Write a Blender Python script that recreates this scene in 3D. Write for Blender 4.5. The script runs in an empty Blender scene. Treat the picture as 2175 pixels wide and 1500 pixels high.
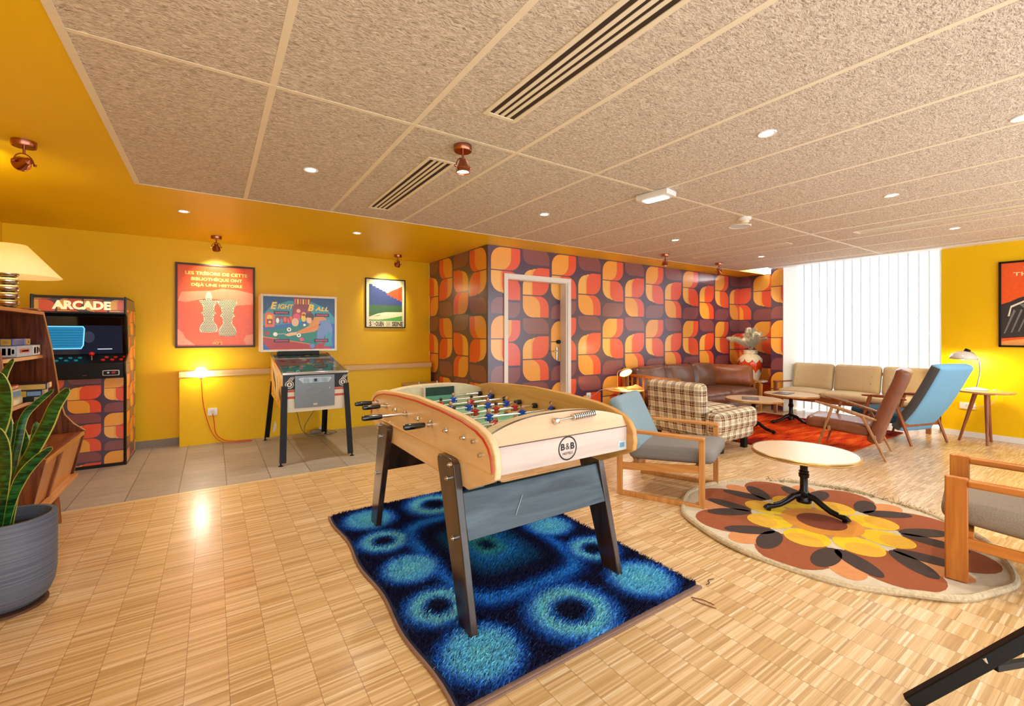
import bpy, math, random
from math import sin, cos, pi, radians, sqrt, atan2, hypot
from mathutils import Vector, Matrix
import numpy as np
random.seed(7)
S = bpy.context.scene
COL = S.collection
# ---------------------------------------------------------------- camera, world, light, exposure
PSI = 0.97802
cam_d = bpy.data.cameras.new('camera'); cam = bpy.data.objects.new('camera', cam_d); COL.objects.link(cam)
cam.location = (0, 0, 1.35); cam.rotation_euler = (pi/2, 0, PSI - pi/2)
cam_d.sensor_width = 36; cam_d.lens = 36*945.67/2175; cam_d.shift_y = -(750-709.73)/2175
cam_d.clip_start = 0.05; cam_d.clip_end = 100
S.camera = cam
W = bpy.data.worlds.new('world'); S.world = W; W.use_nodes = True
bg = W.node_tree.nodes['Background']; bg.inputs[0].default_value = (0.90, 0.95, 1.0, 1); bg.inputs[1].default_value = 1.7
S.view_settings.view_transform = 'Standard'; S.view_settings.look = 'None'
S.view_settings.exposure = 0.95; S.view_settings.gamma = 1
S.view_settings.use_curve_mapping = False
try:
    S.cycles.use_denoising = True; S.cycles.max_bounces = 8; S.cycles.diffuse_bounces = 4
    S.cycles.sample_clamp_indirect = 6; S.cycles.caustics_reflective = False; S.cycles.caustics_refractive = False
except Exception: pass
HC = 2.51            # ceiling height
DAY_POWER = 400      # daylight behind the blinds
DOWN_W, SPOT_W = 34, 22
def area(name, loc, rot, sx, sy, w, col=(1, 1, 1)):
    l = bpy.data.lights.new(name, 'AREA'); l.shape = 'RECTANGLE'; l.size = sx; l.size_y = sy; l.energy = w; l.color = col
    o = bpy.data.objects.new(name, l); o.location = loc; o.rotation_euler = rot; COL.objects.link(o); return o
area('window_daylight', (9.9, 2.85, 1.35), (0, pi/2, 0), 2.6, 2.6, DAY_POWER, (0.95, 0.98, 1.0))
def spot(name, loc, target, w, col=(1, .86, .66), size=100, blend=.7, rad=.03, parent=None):
    l = bpy.data.lights.new(name, 'SPOT'); l.energy = w; l.color = col; l.spot_size = radians(size); l.spot_blend = blend; l.shadow_soft_size = rad
    o = bpy.data.objects.new(name, l); COL.objects.link(o)
    o.location = loc; d = Vector(target)-Vector(loc); o.rotation_euler = d.to_track_quat('-Z', 'Y').to_euler(); return o
def point(name, loc, w, col=(1, .75, .42), rad=.04):
    l = bpy.data.lights.new(name, 'POINT'); l.energy = w; l.color = col; l.shadow_soft_size = rad
    o = bpy.data.objects.new(name, l); COL.objects.link(o); o.location = loc; return o
# ---------------------------------------------------------------- materials
def lin(h):
    h = h.lstrip('#'); c = [int(h[i:i+2], 16)/255 for i in (0, 2, 4)]
    return tuple(x/12.92 if x <= .04045 else ((x+.055)/1.055)**2.4 for x in c)+(1,)
def newmat(name):
    m = bpy.data.materials.new(name); m.use_nodes = True; nt = m.node_tree
    return m, nt, nt.nodes['Principled BSDF']
def N(nt, t, **kw):
    n = nt.nodes.new(t)
    for k, v in kw.items(): setattr(n, k, v)
    return n
def setin(n, **kw):
    for k, v in kw.items(): n.inputs[k.replace('_', ' ')].default_value = v
def mat(name, col, rough=.6, metal=0, var=.06, scale=30, bump=0, bscale=200, coat=0, emit=None, es=0, alpha=None, trans=0, stretch=None, spec=None):
    m, nt, b = newmat(name); L = nt.links
    c = lin(col) if isinstance(col, str) else col
    tc = N(nt, 'ShaderNodeTexCoord'); src = tc.outputs['Object']
    if stretch:
        mp = N(nt, 'ShaderNodeMapping'); mp.inputs['Scale'].default_value = stretch; L.new(src, mp.inputs[0]); src = mp.outputs[0]
    nz = N(nt, 'ShaderNodeTexNoise'); setin(nz, Scale=scale, Detail=3.0); L.new(src, nz.inputs['Vector'])
    rp = N(nt, 'ShaderNodeValToRGB')
    a, d = rp.color_ramp.elements; a.position = .3; d.position = .7
    a.color = tuple(max(0, x*(1-var)) for x in c[:3])+(1,); d.color = tuple(min(1, x*(1+var)) for x in c[:3])+(1,)
    L.new(nz.outputs[0], rp.inputs[0]); L.new(rp.outputs[0], b.inputs['Base Color'])
    b.inputs['Roughness'].default_value = rough; b.inputs['Metallic'].default_value = metal
    if coat: b.inputs['Coat Weight'].default_value = coat; b.inputs['Coat Roughness'].default_value = .15
    if spec is not None: b.inputs['Specular IOR Level'].default_value = spec
    if emit: b.inputs['Emission Color'].default_value = lin(emit) if isinstance(emit, str) else emit; b.inputs['Emission Strength'].default_value = es
    if trans: b.inputs['Transmission Weight'].default_value = trans
    if bump:
        n2 = N(nt, 'ShaderNodeTexNoise'); setin(n2, Scale=bscale, Detail=4.0); L.new(src, n2.inputs['Vector'])
        bp = N(nt, 'ShaderNodeBump'); bp.inputs['Strength'].default_value = bump; bp.inputs['Distance'].default_value = .004
        L.new(n2.outputs[0], bp.inputs['Height']); L.new(bp.outputs[0], b.inputs['Normal'])
    return m
def wood(name, c1, c2, axis='X', rough=.4, scale=6, coat=0, ring=14):
    m, nt, b = newmat(name); L = nt.links
    tc = N(nt, 'ShaderNodeTexCoord'); mp = N(nt, 'ShaderNodeMapping')
    s = {'X': (1, ring, ring), 'Y': (ring, 1, ring), 'Z': (ring, ring, 1)}[axis]
    mp.inputs['Scale'].default_value = s; L.new(tc.outputs['Object'], mp.inputs[0])
    nz = N(nt, 'ShaderNodeTexNoise'); setin(nz, Scale=scale*.35, Detail=5.0, Roughness=.62, Distortion=.6); L.new(mp.outputs[0], nz.inputs['Vector'])
    rp = N(nt, 'ShaderNodeValToRGB'); a, d = rp.color_ramp.elements; a.position = .32; d.position = .68; a.color = lin(c1); d.color = lin(c2)
    L.new(nz.outputs[0], rp.inputs[0]); L.new(rp.outputs[0], b.inputs['Base Color']); b.inputs['Roughness'].default_value = rough
    if coat: b.inputs['Coat Weight'].default_value = coat; b.inputs['Coat Roughness'].default_value = .12
    return m
def math_(nt, op, a, b=None, c=None):
    n = N(nt, 'ShaderNodeMath', operation=op)
    for i, v in enumerate((a, b, c)):
        if v is None: continue
        if isinstance(v, (int, float)): n.inputs[i].default_value = v
        else: nt.links.new(v, n.inputs[i])
    return n.outputs[0]
def mix(nt, f, a, b, bt='MIX'):
    n = N(nt, 'ShaderNodeMix', data_type='RGBA', blend_type=bt)
    for s, v in ((n.inputs[0], f), (n.inputs[6], a), (n.inputs[7], b)):
        if isinstance(v, (int, float)): s.default_value = v
        elif isinstance(v, tuple): s.default_value = v
        else: nt.links.new(v, s)
    return n.outputs[2]
def parquet_mat():
    m, nt, b = newmat('mosaic_parquet'); L = nt.links
    tc = N(nt, 'ShaderNodeTexCoord'); sp = N(nt, 'ShaderNodeSeparateXYZ'); L.new(tc.outputs['Object'], sp.inputs[0])
    x, y = sp.outputs[0], sp.outputs[1]
    cw = .1425
    xs = math_(nt, 'DIVIDE', math_(nt, 'SUBTRACT', x, .055), cw)
    col = math_(nt, 'FLOOR', xs); xf = math_(nt, 'FRACT', xs)
    wn = N(nt, 'ShaderNodeTexWhiteNoise', noise_dimensions='1D'); L.new(col, wn.inputs['W'])
    ys = math_(nt, 'ADD', math_(nt, 'DIVIDE', y, .0094), math_(nt, 'MULTIPLY', wn.outputs[0], 17.3))
    row = math_(nt, 'FLOOR', ys); yf = math_(nt, 'FRACT', ys)
    cb = N(nt, 'ShaderNodeCombineXYZ'); L.new(col, cb.inputs[0]); L.new(row, cb.inputs[1])
    w2 = N(nt, 'ShaderNodeTexWhiteNoise', noise_dimensions='2D'); L.new(cb.outputs[0], w2.inputs['Vector'])
    # tone of each finger plus a slower tone for each square of fingers
    blk = math_(nt, 'FLOOR', math_(nt, 'DIVIDE', ys, 15.3))
    cb2 = N(nt, 'ShaderNodeCombineXYZ'); L.new(col, cb2.inputs[0]); L.new(blk, cb2.inputs[1])
    w3 = N(nt, 'ShaderNodeTexWhiteNoise', noise_dimensions='2D'); L.new(cb2.outputs[0], w3.inputs['Vector'])
    tone = math_(nt, 'ADD', math_(nt, 'MULTIPLY', w2.outputs[0], .86), math_(nt, 'MULTIPLY', w3.outputs[0], .14))
    mp = N(nt, 'ShaderNodeMapping'); mp.inputs['Scale'].default_value = (9, 160, 1); L.new(tc.outputs['Object'], mp.inputs[0])
    gz = N(nt, 'ShaderNodeTexNoise'); setin(gz, Scale=1.0, Detail=3.0); L.new(mp.outputs[0], gz.inputs['Vector'])
    tone = math_(nt, 'ADD', math_(nt, 'MULTIPLY', tone, .75), math_(nt, 'MULTIPLY', gz.outputs[0], .3))
    rp = N(nt, 'ShaderNodeValToRGB'); e = rp.color_ramp.elements
    e[0].position = .12; e[0].color = lin('#b08a5c'); e[1].position = .97; e[1].color = lin('#f3e4c8')
    for p, c in ((.33, '#c8a26c'), (.6, '#dab582'), (.82, '#e5c99d')):
        k = e.new(p); k.color = lin(c)
    L.new(tone, rp.inputs[0])
    gx = math_(nt, 'LESS_THAN', math_(nt, 'ABSOLUTE', math_(nt, 'SUBTRACT', xf, .5)), .492)
    gx = math_(nt, 'SUBTRACT', 1.0, gx)
    gy = math_(nt, 'LESS_THAN', yf, .07)
    bf = math_(nt, 'FRACT', math_(nt, 'DIVIDE', ys, 15.3)); gb = math_(nt, 'LESS_THAN', bf, .012)
    c = mix(nt, math_(nt, 'MULTIPLY', gy, .22), rp.outputs[0], lin('#6b4020'))
    c = mix(nt, math_(nt, 'MULTIPLY', gb, .5), c, lin('#5b3a20'))
    c = mix(nt, math_(nt, 'MULTIPLY', gx, .62), c, lin('#5b3a20'))
    L.new(c, b.inputs['Base Color']); b.inputs['Roughness'].default_value = .36; b.inputs['Specular IOR Level'].default_value = .5; b.inputs['Coat Weight'].default_value = .5; b.inputs['Coat Roughness'].default_value = .22
    return m
def tile_mat():
    m, nt, b = newmat('grey_floor_tile'); L = nt.links
    tc = N(nt, 'ShaderNodeTexCoord'); sp = N(nt, 'ShaderNodeSeparateXYZ'); L.new(tc.outputs['Object'], sp.inputs[0])
    xs = math_(nt, 'DIVIDE', math_(nt, 'SUBTRACT', sp.outputs[0], .107), .348); ys = math_(nt, 'DIVIDE', math_(nt, 'SUBTRACT', sp.outputs[1], 4.685), .30)
    xf = math_(nt, 'FRACT', xs); yf = math_(nt, 'FRACT', ys)
    gx = math_(nt, 'LESS_THAN', xf, .016); gy = math_(nt, 'LESS_THAN', yf, .014)
    cb = N(nt, 'ShaderNodeCombineXYZ'); L.new(math_(nt, 'FLOOR', xs), cb.inputs[0]); L.new(math_(nt, 'FLOOR', ys), cb.inputs[1])
    w = N(nt, 'ShaderNodeTexWhiteNoise', noise_dimensions='2D'); L.new(cb.outputs[0], w.inputs['Vector'])
    mp = N(nt, 'ShaderNodeMapping'); mp.inputs['Scale'].default_value = (3, 22, 1); L.new(tc.outputs['Object'], mp.inputs[0])
    nz = N(nt, 'ShaderNodeTexNoise'); setin(nz, Scale=1.6, Detail=4.0); L.new(mp.outputs[0], nz.inputs['Vector'])
    f = math_(nt, 'ADD', math_(nt, 'MULTIPLY', nz.outputs[0], .8), math_(nt, 'MULTIPLY', w.outputs[0], .25))
    rp = N(nt, 'ShaderNodeValToRGB'); e = rp.color_ramp.elements; e[0].position = .25; e[0].color = lin('#8c8378'); e[1].position = .8; e[1].color = lin('#b2a99c'); L.new(f, rp.inputs[0])
    c = mix(nt, math_(nt, 'MULTIPLY', gy, .45), rp.outputs[0], lin('#5f564c')); c = mix(nt, math_(nt, 'MULTIPLY', gx, .85), c, lin('#4a4037'))
    L.new(c, b.inputs['Base Color']); b.inputs['Roughness'].default_value = .42
    return m
def woodwool_mat():
    m, nt, b = newmat('wood_wool_panel'); L = nt.links
    tc = N(nt, 'ShaderNodeTexCoord')
    outs = []
    for i, (sc, rot) in enumerate((((70, 620, 1), .35), ((70, 620, 1), 1.45), ((75, 640, 1), 2.5))):
        nd = N(nt, 'ShaderNodeTexNoise'); setin(nd, Scale=16.0+i, Detail=1.0); L.new(tc.outputs['Object'], nd.inputs['Vector'])
        va = N(nt, 'ShaderNodeVectorMath', operation='MULTIPLY_ADD'); L.new(nd.outputs['Color'], va.inputs[0]); va.inputs[1].default_value = (.055, .055, 0); L.new(tc.outputs['Object'], va.inputs[2])
        mp = N(nt, 'ShaderNodeMapping'); mp.inputs['Rotation'].default_value = (0, 0, rot); mp.inputs['Scale'].default_value = sc; L.new(va.outputs[0], mp.inputs[0])
        n = N(nt, 'ShaderNodeTexNoise'); setin(n, Scale=.62, Detail=2.0); L.new(mp.outputs[0], n.inputs['Vector']); outs.append(n.outputs[0])
    f = math_(nt, 'MAXIMUM', math_(nt, 'MAXIMUM', outs[0], outs[1]), outs[2])
    rp = N(nt, 'ShaderNodeValToRGB'); e = rp.color_ramp.elements; e[0].position = .46; e[0].color = lin('#938374'); e[1].position = .74; e[1].color = lin('#f8f0e4')
    k = e.new(.58); k.color = lin('#d6c8b6')
    L.new(f, rp.inputs[0]); L.new(rp.outputs[0], b.inputs['Base Color']); b.inputs['Roughness'].default_value = .9; b.inputs['Specular IOR Level'].default_value = .1
    bp = N(nt, 'ShaderNodeBump'); bp.inputs['Strength'].default_value = .5; bp.inputs['Distance'].default_value = .003; L.new(f, bp.inputs['Height']); L.new(bp.outputs[0], b.inputs['Normal'])
    return m
def plaid_mat():
    m, nt, b = newmat('plaid_cloth'); L = nt.links
    tc = N(nt, 'ShaderNodeTexCoord'); sp = N(nt, 'ShaderNodeSeparateXYZ'); L.new(tc.outputs['Object'], sp.inputs[0])
    sn = N(nt, 'ShaderNodeSeparateXYZ'); L.new(tc.outputs['Normal'], sn.inputs[0])
    P = .125
    def bands(o, n, lst):
        f = math_(nt, 'FRACT', math_(nt, 'DIVIDE', o, P)); tot = None
        for a, w_ in lst:
            k = math_(nt, 'LESS_THAN', math_(nt, 'ABSOLUTE', math_(nt, 'SUBTRACT', f, a)), w_/2)
            tot = k if tot is None else math_(nt, 'MAXIMUM', tot, k)
        wgt = math_(nt, 'LESS_THAN', math_(nt, 'ABSOLUTE', n), .75)
        return math_(nt, 'MULTIPLY', tot, wgt)
    wide = [(.25, .36)]; dark = [(.49, .09)]; light = [(.25, .05), (.62, .035)]; thin = [(.75, .03), (.86, .03)]
    out = {}
    for nme, l in (('wide', wide), ('dark', dark), ('light', light), ('thin', thin)):
        s = [bands(sp.outputs[i], sn.outputs[i], l) for i in range(3)]
        out[nme] = math_(nt, 'ADD', math_(nt, 'ADD', s[0], s[1]), s[2])
    c = mix(nt, math_(nt, 'MINIMUM', math_(nt, 'MULTIPLY', out['wide'], .58), 1.0), lin('#e8dabc'), lin('#6a3516'))
    c = mix(nt, math_(nt, 'MINIMUM', math_(nt, 'MULTIPLY', out['dark'], .55), 1.0), c, lin('#2c2418'))
    c = mix(nt, math_(nt, 'MINIMUM', math_(nt, 'MULTIPLY', out['thin'], .5), 1.0), c, lin('#4a3c26'))
    c = mix(nt, math_(nt, 'MINIMUM', math_(nt, 'MULTIPLY', out['light'], .5), 1.0), c, lin('#f3e6c8'))
    L.new(c, b.inputs['Base Color']); b.inputs['Roughness'].default_value = .95; b.inputs['Specular IOR Level'].default_value = .15
    return m
def orange_rug_mat():
    m, nt, b = newmat('flame_rug_pile'); L = nt.links
    tc = N(nt, 'ShaderNodeTexCoord'); mp = N(nt, 'ShaderNodeMapping'); mp.inputs['Scale'].default_value = (1.1, 6.5, 1); mp.inputs['Rotation'].default_value = (0, 0, .1); L.new(tc.outputs['Object'], mp.inputs[0])
    nz = N(nt, 'ShaderNodeTexNoise'); setin(nz, Scale=1.6, Detail=9.0, Roughness=.7); L.new(mp.outputs[0], nz.inputs['Vector'])
    sp = N(nt, 'ShaderNodeSeparateXYZ'); L.new(tc.outputs['Object'], sp.inputs[0])
    ax = math_(nt, 'ABSOLUTE', sp.outputs[0]); ed = math_(nt, 'MULTIPLY', math_(nt, 'MAXIMUM', math_(nt, 'SUBTRACT', ax, .55), 0.0), .42)
    f = math_(nt, 'SUBTRACT', nz.outputs[0], ed)
    rp = N(nt, 'ShaderNodeValToRGB'); e = rp.color_ramp.elements; e[0].position = .2; e[0].color = lin('#4d1614'); e[1].position = .62; e[1].color = lin('#f0762a')
    for p, c in ((.34, '#8f2016'), (.42, '#cf3a16'), (.52, '#e8541a')): k = e.new(p); k.color = lin(c)
    L.new(f, rp.inputs[0]); L.new(rp.outputs[0], b.inputs['Base Color']); b.inputs['Roughness'].default_value = 1; b.inputs['Specular IOR Level'].default_value = .05
    n2 = N(nt, 'ShaderNodeTexNoise'); setin(n2, Scale=260.0); L.new(tc.outputs['Object'], n2.inputs['Vector'])
    bp = N(nt, 'ShaderNodeBump'); bp.inputs['Strength'].default_value = .7; bp.inputs['Distance'].default_value = .01; L.new(n2.outputs[0], bp.inputs['Height']); L.new(bp.outputs[0], b.inputs['Normal'])
    return m
def attr_mat(name, rough=1.0):
    m, nt, b = newmat(name); a = N(nt, 'ShaderNodeAttribute'); a.attribute_name = 'pile_colour'; nt.links.new(a.outputs['Color'], b.inputs['Base Color'])
    b.inputs['Roughness'].default_value = rough; b.inputs['Specular IOR Level'].default_value = .25
    return m
M_ = {}
def C(h, **kw):           # plain colour material, cached
    k = (h, tuple(sorted(kw.items())))
    if k not in M_: M_[k] = mat('colour_'+h.strip('#'), h, **kw)
    return M_[k]
YEL = mat('yellow_wall_paint', '#f2c402', rough=.42, var=.015, scale=3, bump=.05, bscale=300, spec=.35)
WHITE = mat('white_paint', '#ecebe6', rough=.4, var=.02)
CREAM = mat('cream_metal', '#ecdfc4', rough=.5, var=.02)
BLACK = mat('black_satin', '#0f0f10', rough=.45, var=.1, spec=.3)
CHROME = mat('chrome', '#d6d4cf', rough=.18, metal=1, var=.03)
COPPER = mat('antique_copper', '#b07058', rough=.22, metal=1, var=.08)
BEECH = wood('beech_plywood', '#dfba88', '#f0d4aa', 'Y', .32, 3, .3, 10)
BEECHX = wood('bluish_lit_board', '#c2b0a6', '#dbcac0', 'X', .4, 3, 0, 12)  # greyish lilac cast of bluish light put into the board colour
BEECH_IN = wood('oiled_beech', '#b98340', '#d7a35a', 'Y', .35, 3, .2, 12)
OAKX = wood('light_oak_x', '#c5965a', '#dbb07a', 'X', .4, 6); OAKY = wood('light_oak', '#b87433', '#d69a56', 'Y', .4, 6)
OAKZ = wood('light_oak_z', '#b87433', '#d69a56', 'Z', .4, 6)
TEAKX = wood('teak_x', '#7a3f22', '#a35f36', 'X', .35, 6); TEAKY = wood('teak_y', '#7a3f22', '#a35f36', 'Y', .35, 6); TEAKZ = wood('teak_z', '#7a3f22', '#a35f36', 'Z', .35, 6)
WALNUT = wood('figured_walnut', '#47190d', '#8f4b28', 'Z', .3, 8, .2, 16); WALNUTY = wood('walnut_top', '#6b2f17', '#a8602f', 'Y', .3, 8, .2, 16)
HONEY = wood('honey_pine', '#a45a18', '#c4782c', 'Z', .35, 6, .2); HONEYY = wood('honey_pine_rail', '#a45a18', '#c4782c', 'Y', .35, 6, .2)
STAINED = wood('dark_stained_beech', '#1c1613', '#4a3020', 'Z', .28, 5, .5, 9)
STAINB = wood('blackened_board', '#22303a', '#50626e', 'X', .45, 4, .1, 9)
TABLETOP = mat('wood_effect_laminate', '#d9c3a4', rough=.22, var=.05, scale=20, stretch=(1, 12, 1))
IRON = mat('black_cast_iron', '#15161a', rough=.22, metal=.3, var=.1)
BRASS = mat('brass_edge', '#c9a468', rough=.35, metal=.8, var=.05)
PAPER = mat('white_lampshade', '#f0e2c0', rough=.8, var=.03)
BULB = mat('glowing_bulb', '#fff4dc', emit=(1, .95, .86, 1), es=30)
BULBW = mat('glowing_lamp_glass', '#fff6e4', emit=(1, .95, .86, 1), es=10)
# ---------------------------------------------------------------- mesh building
class MB:
    def __init__(s, o=(0, 0, 0)): s.v = []; s.f = []; s.m = []; s.o = Vector(o); s.X = Matrix.Identity(4); s.cur = 0
    def add(s, vs, fs, mi=None):
        b = len(s.v); s.v += [s.X @ Vector(v) for v in vs]; s.f += [tuple(i+b for i in f) for f in fs]; s.m += [s.cur if mi is None else mi]*len(fs)
        return s
    def box(s, x0, x1, y0, y1, z0, z1, mi=None):
        vs = [(x, y, z) for z in (z0, z1) for y in (y0, y1) for x in (x0, x1)]
        return s.add(vs, [(0, 2, 3, 1), (4, 5, 7, 6), (0, 1, 5, 4), (2, 6, 7, 3), (0, 4, 6, 2), (1, 3, 7, 5)], mi)
    def cbox(s, c, d, mi=None): return s.box(c[0]-d[0]/2, c[0]+d[0]/2, c[1]-d[1]/2, c[1]+d[1]/2, c[2]-d[2]/2, c[2]+d[2]/2, mi)
    def beam(s, p, q, w, h, up=(0, 0, 1), w2=None, h2=None, mi=None):
        p, q, up = Vector(p), Vector(q), Vector(up); d = (q-p).normalized(); sd = d.cross(up)
        if sd.length < 1e-5: sd = d.cross(Vector((1, 0, 0)))
        sd.normalize(); u = sd.cross(d); w2 = w2 or w; h2 = h2 or h; vs = []
        for c, a, b in ((p, w, h), (q, w2, h2)):
            for i, j in ((-1, -1), (1, -1), (1, 1), (-1, 1)): vs.append(c+sd*(a/2*i)+u*(b/2*j))
        return s.add(vs, [(0, 1, 2, 3), (7, 6, 5, 4), (0, 4, 5, 1), (1, 5, 6, 2), (2, 6, 7, 3), (3, 7, 4, 0)], mi)
    def tube(s, pts, r, n=10, cap=True, mi=None, closed=False):
        pts = [Vector(p) for p in pts]; R = r if isinstance(r, (list, tuple)) else [r]*len(pts); vs = []; fs = []; prev = None
        for i, p in enumerate(pts):
            if closed: t = pts[(i+1) % len(pts)]-pts[i-1]
            else: t = pts[min(i+1, len(pts)-1)]-pts[max(i-1, 0)]
            t.normalize()
            if prev is None:
                a = Vector((0, 0, 1)) if abs(t.z) < .9 else Vector((1, 0, 0)); u = t.cross(a).normalized()
            else: u = (prev-t*prev.dot(t)).normalized()
            prev = u; w = t.cross(u)
            for k in range(n): a = 2*pi*k/n; vs.append(p+(u*cos(a)+w*sin(a))*R[i])
        m = len(pts)
        for i in range(m if closed else m-1):
            for k in range(n): j = (i+1) % m; fs.append((i*n+k, i*n+(k+1) % n, j*n+(k+1) % n, j*n+k))
        if cap and not closed: fs.append(tuple(range(n))[::-1]); fs.append(tuple(range((m-1)*n, m*n)))
        return s.add(vs, fs, mi)
    def cyl(s, p, q, r, n=24, r2=None, mi=None): return s.tube([p, q], [r, r if r2 is None else r2], n, mi=mi)
    def lathe(s, prof, c=(0, 0, 0), n=32, mi=None, sx=1, sy=1, cap=True):
        vs = []; fs = []
        for r, z in prof:
            for k in range(n): a = 2*pi*k/n; vs.append((c[0]+r*cos(a)*sx, c[1]+r*sin(a)*sy, c[2]+z))
        for i in range(len(prof)-1):
            for k in range(n): fs.append((i*n+k, i*n+(k+1) % n, (i+1)*n+(k+1) % n, (i+1)*n+k))
        if cap:
            if prof[0][0] > 1e-4: fs.append(tuple(range(n))[::-1])
            if prof[-1][0] > 1e-4: b = (len(prof)-1)*n; fs.append(tuple(range(b, b+n)))
        return s.add(vs, fs, mi)
    def sphere(s, c, r, n=16, mi=None, sz=1):
        return s.lathe([(r*sin(pi*i/(n//2+1)) if 0 < i < n//2+1 else 1e-5, -r*sz*cos(pi*i/(n//2+1))) for i in range(n//2+2)], c, n, mi, cap=False)
    def prism(s, poly, ax, a, b, mi=None):      # polygon in the plane normal to axis ax, from a to b
        def P(p, t): return {'x': (t, p[0], p[1]), 'y': (p[0], t, p[1]), 'z': (p[0], p[1], t)}[ax]
        n = len(poly); vs = [P(p, a) for p in poly]+[P(p, b) for p in poly]
        fs = [tuple(range(n)), tuple(range(n, 2*n))[::-1]]+[(i, i+n, (i+1) % n+n, (i+1) % n) for i in range(n)]
        return s.add(vs, fs, mi)
    def poly(s, pts, mi=None): return s.add(pts, [tuple(range(len(pts)))], mi)
    def rbox(s, c, d, r=.04, puff=0, n=8, mi=None, rot=None, puffy=0, pz=1, pb=1):
        h = [x/2 for x in d]; r = min(r, min(h)*.98); vs = []; fs = []; idx = {}
        g = []
        for i in range(n+1):
            t = -1+2*i/n; g.append(sin(t*pi/2)*.5+t*.5)
        R = rot or Matrix.Identity(3)
        def vid(p):
            k = (round(p[0], 5), round(p[1], 5), round(p[2], 5))
            if k in idx: return idx[k]
            q = [p[i]*h[i] for i in range(3)]; inn = [max(-(h[i]-r), min(h[i]-r, q[i])) for i in range(3)]
            dd = Vector([q[i]-inn[i] for i in range(3)])
            if dd.length > 1e-9: dd = dd.normalized()*r
            o = Vector(inn)+dd; bl = (1-p[0]**2)*(1-p[1]**2)
            o.z += puff*bl*(p[2] > 0)*p[2]*pz-puff*bl*(p[2] < 0)*(-p[2])*.4*pb
            o.y += puffy*(1-p[0]**2)*(1-p[2]**2)*p[1]
            idx[k] = len(vs); vs.append(Vector(c)+R @ o); return idx[k]
        for ax in range(3):
            for sg in (-1, 1):
                for i in range(n):
                    for j in range(n):
                        q = []
                        for a, b in ((i, j), (i+1, j), (i+1, j+1), (i, j+1)):
                            p = [0, 0, 0]; p[ax] = sg; p[(ax+1) % 3] = g[a]; p[(ax+2) % 3] = g[b]; q.append(vid(p))
                        fs.append(tuple(q) if sg > 0 else tuple(q[::-1]))
        return s.add(vs, fs, mi)
    def text(s, txt, org, ux, uy, w, h, mi=None, bold=0.0, lift=.0006, thick=0, shear=0):
        c = bpy.data.curves.new('lettering', 'FONT'); c.body = txt; c.size = 1; c.offset = bold; c.shear = shear; c.resolution_u = 3
        o = bpy.data.objects.new('lettering', c); COL.objects.link(o); dg = bpy.context.evaluated_depsgraph_get()
        me = bpy.data.meshes.new_from_object(o.evaluated_get(dg)); vs = [v.co.copy() for v in me.vertices]; fs = [tuple(p.vertices) for p in me.polygons]
        bpy.data.objects.remove(o); bpy.data.curves.remove(c); bpy.data.meshes.remove(me)
        if not vs: return s
        x0 = min(v.x for v in vs); x1 = max(v.x for v in vs); y0 = min(v.y for v in vs); y1 = max(v.y for v in vs)
        ux, uy, org = Vector(ux), Vector(uy), Vector(org); nr = ux.cross(uy).normalized()
        out = [org+ux*(((v.x-x0)/(x1-x0)-.5)*w)+uy*(((v.y-y0)/(y1-y0)-.5)*h)+nr*lift for v in vs]
        return s.add(out, fs, mi)
    def build(s, name, mats, parent=None, bevel=0, smooth=True, seg=2, ang=35, solid=0, sub=0):
        me = bpy.data.meshes.new(name); me.from_pydata([v-s.o for v in s.v], [], s.f)
        ms = mats if isinstance(mats, (list, tuple)) else [mats]
        for m in ms: me.materials.append(m)
        me.polygons.foreach_set('material_index', [min(i, len(ms)-1) for i in s.m]); me.validate()
        if smooth: me.shade_smooth(); me.set_sharp_from_angle(angle=radians(ang))
        me.update(); o = bpy.data.objects.new(name, me); COL.objects.link(o)
        if parent: o.parent = parent
        if solid: k = o.modifiers.new('thickness', 'SOLIDIFY'); k.thickness = solid; k.offset = 0
        if bevel:
            k = o.modifiers.new('bevel', 'BEVEL'); k.width = bevel; k.segments = seg; k.limit_method = 'ANGLE'; k.angle_limit = radians(40)
        if sub: k = o.modifiers.new('sub', 'SUBSURF'); k.levels = sub; k.render_levels = sub
        return o
def thing(name, label, cat, loc=(0, 0, 0), rz=0, group=None):
    o = bpy.data.objects.new(name, None); o.empty_display_size = .1; COL.objects.link(o); o.location = loc; o.rotation_euler = (0, 0, rz)
    return tag(o, label, cat, group)
def tag(o, label, cat, group=None, kind=None):
    o['label'] = label; o['category'] = cat
    if group: o['group'] = group
    if kind: o['kind'] = kind
    return o
def struct(o): o['kind'] = 'structure'; return o
def copy_tree(o, loc=None, rz=None, label=None):
    r = o.copy(); COL.objects.link(r)
    def rec(a, b):
        for ch in list(a.children):
            c = ch.copy(); COL.objects.link(c); c.parent = b; rec(ch, c)
    rec(o, r)
    if loc is not None: r.location = loc
    if rz is not None: r.rotation_euler = (0, 0, rz)
    if label: r['label'] = label
    return r
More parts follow.
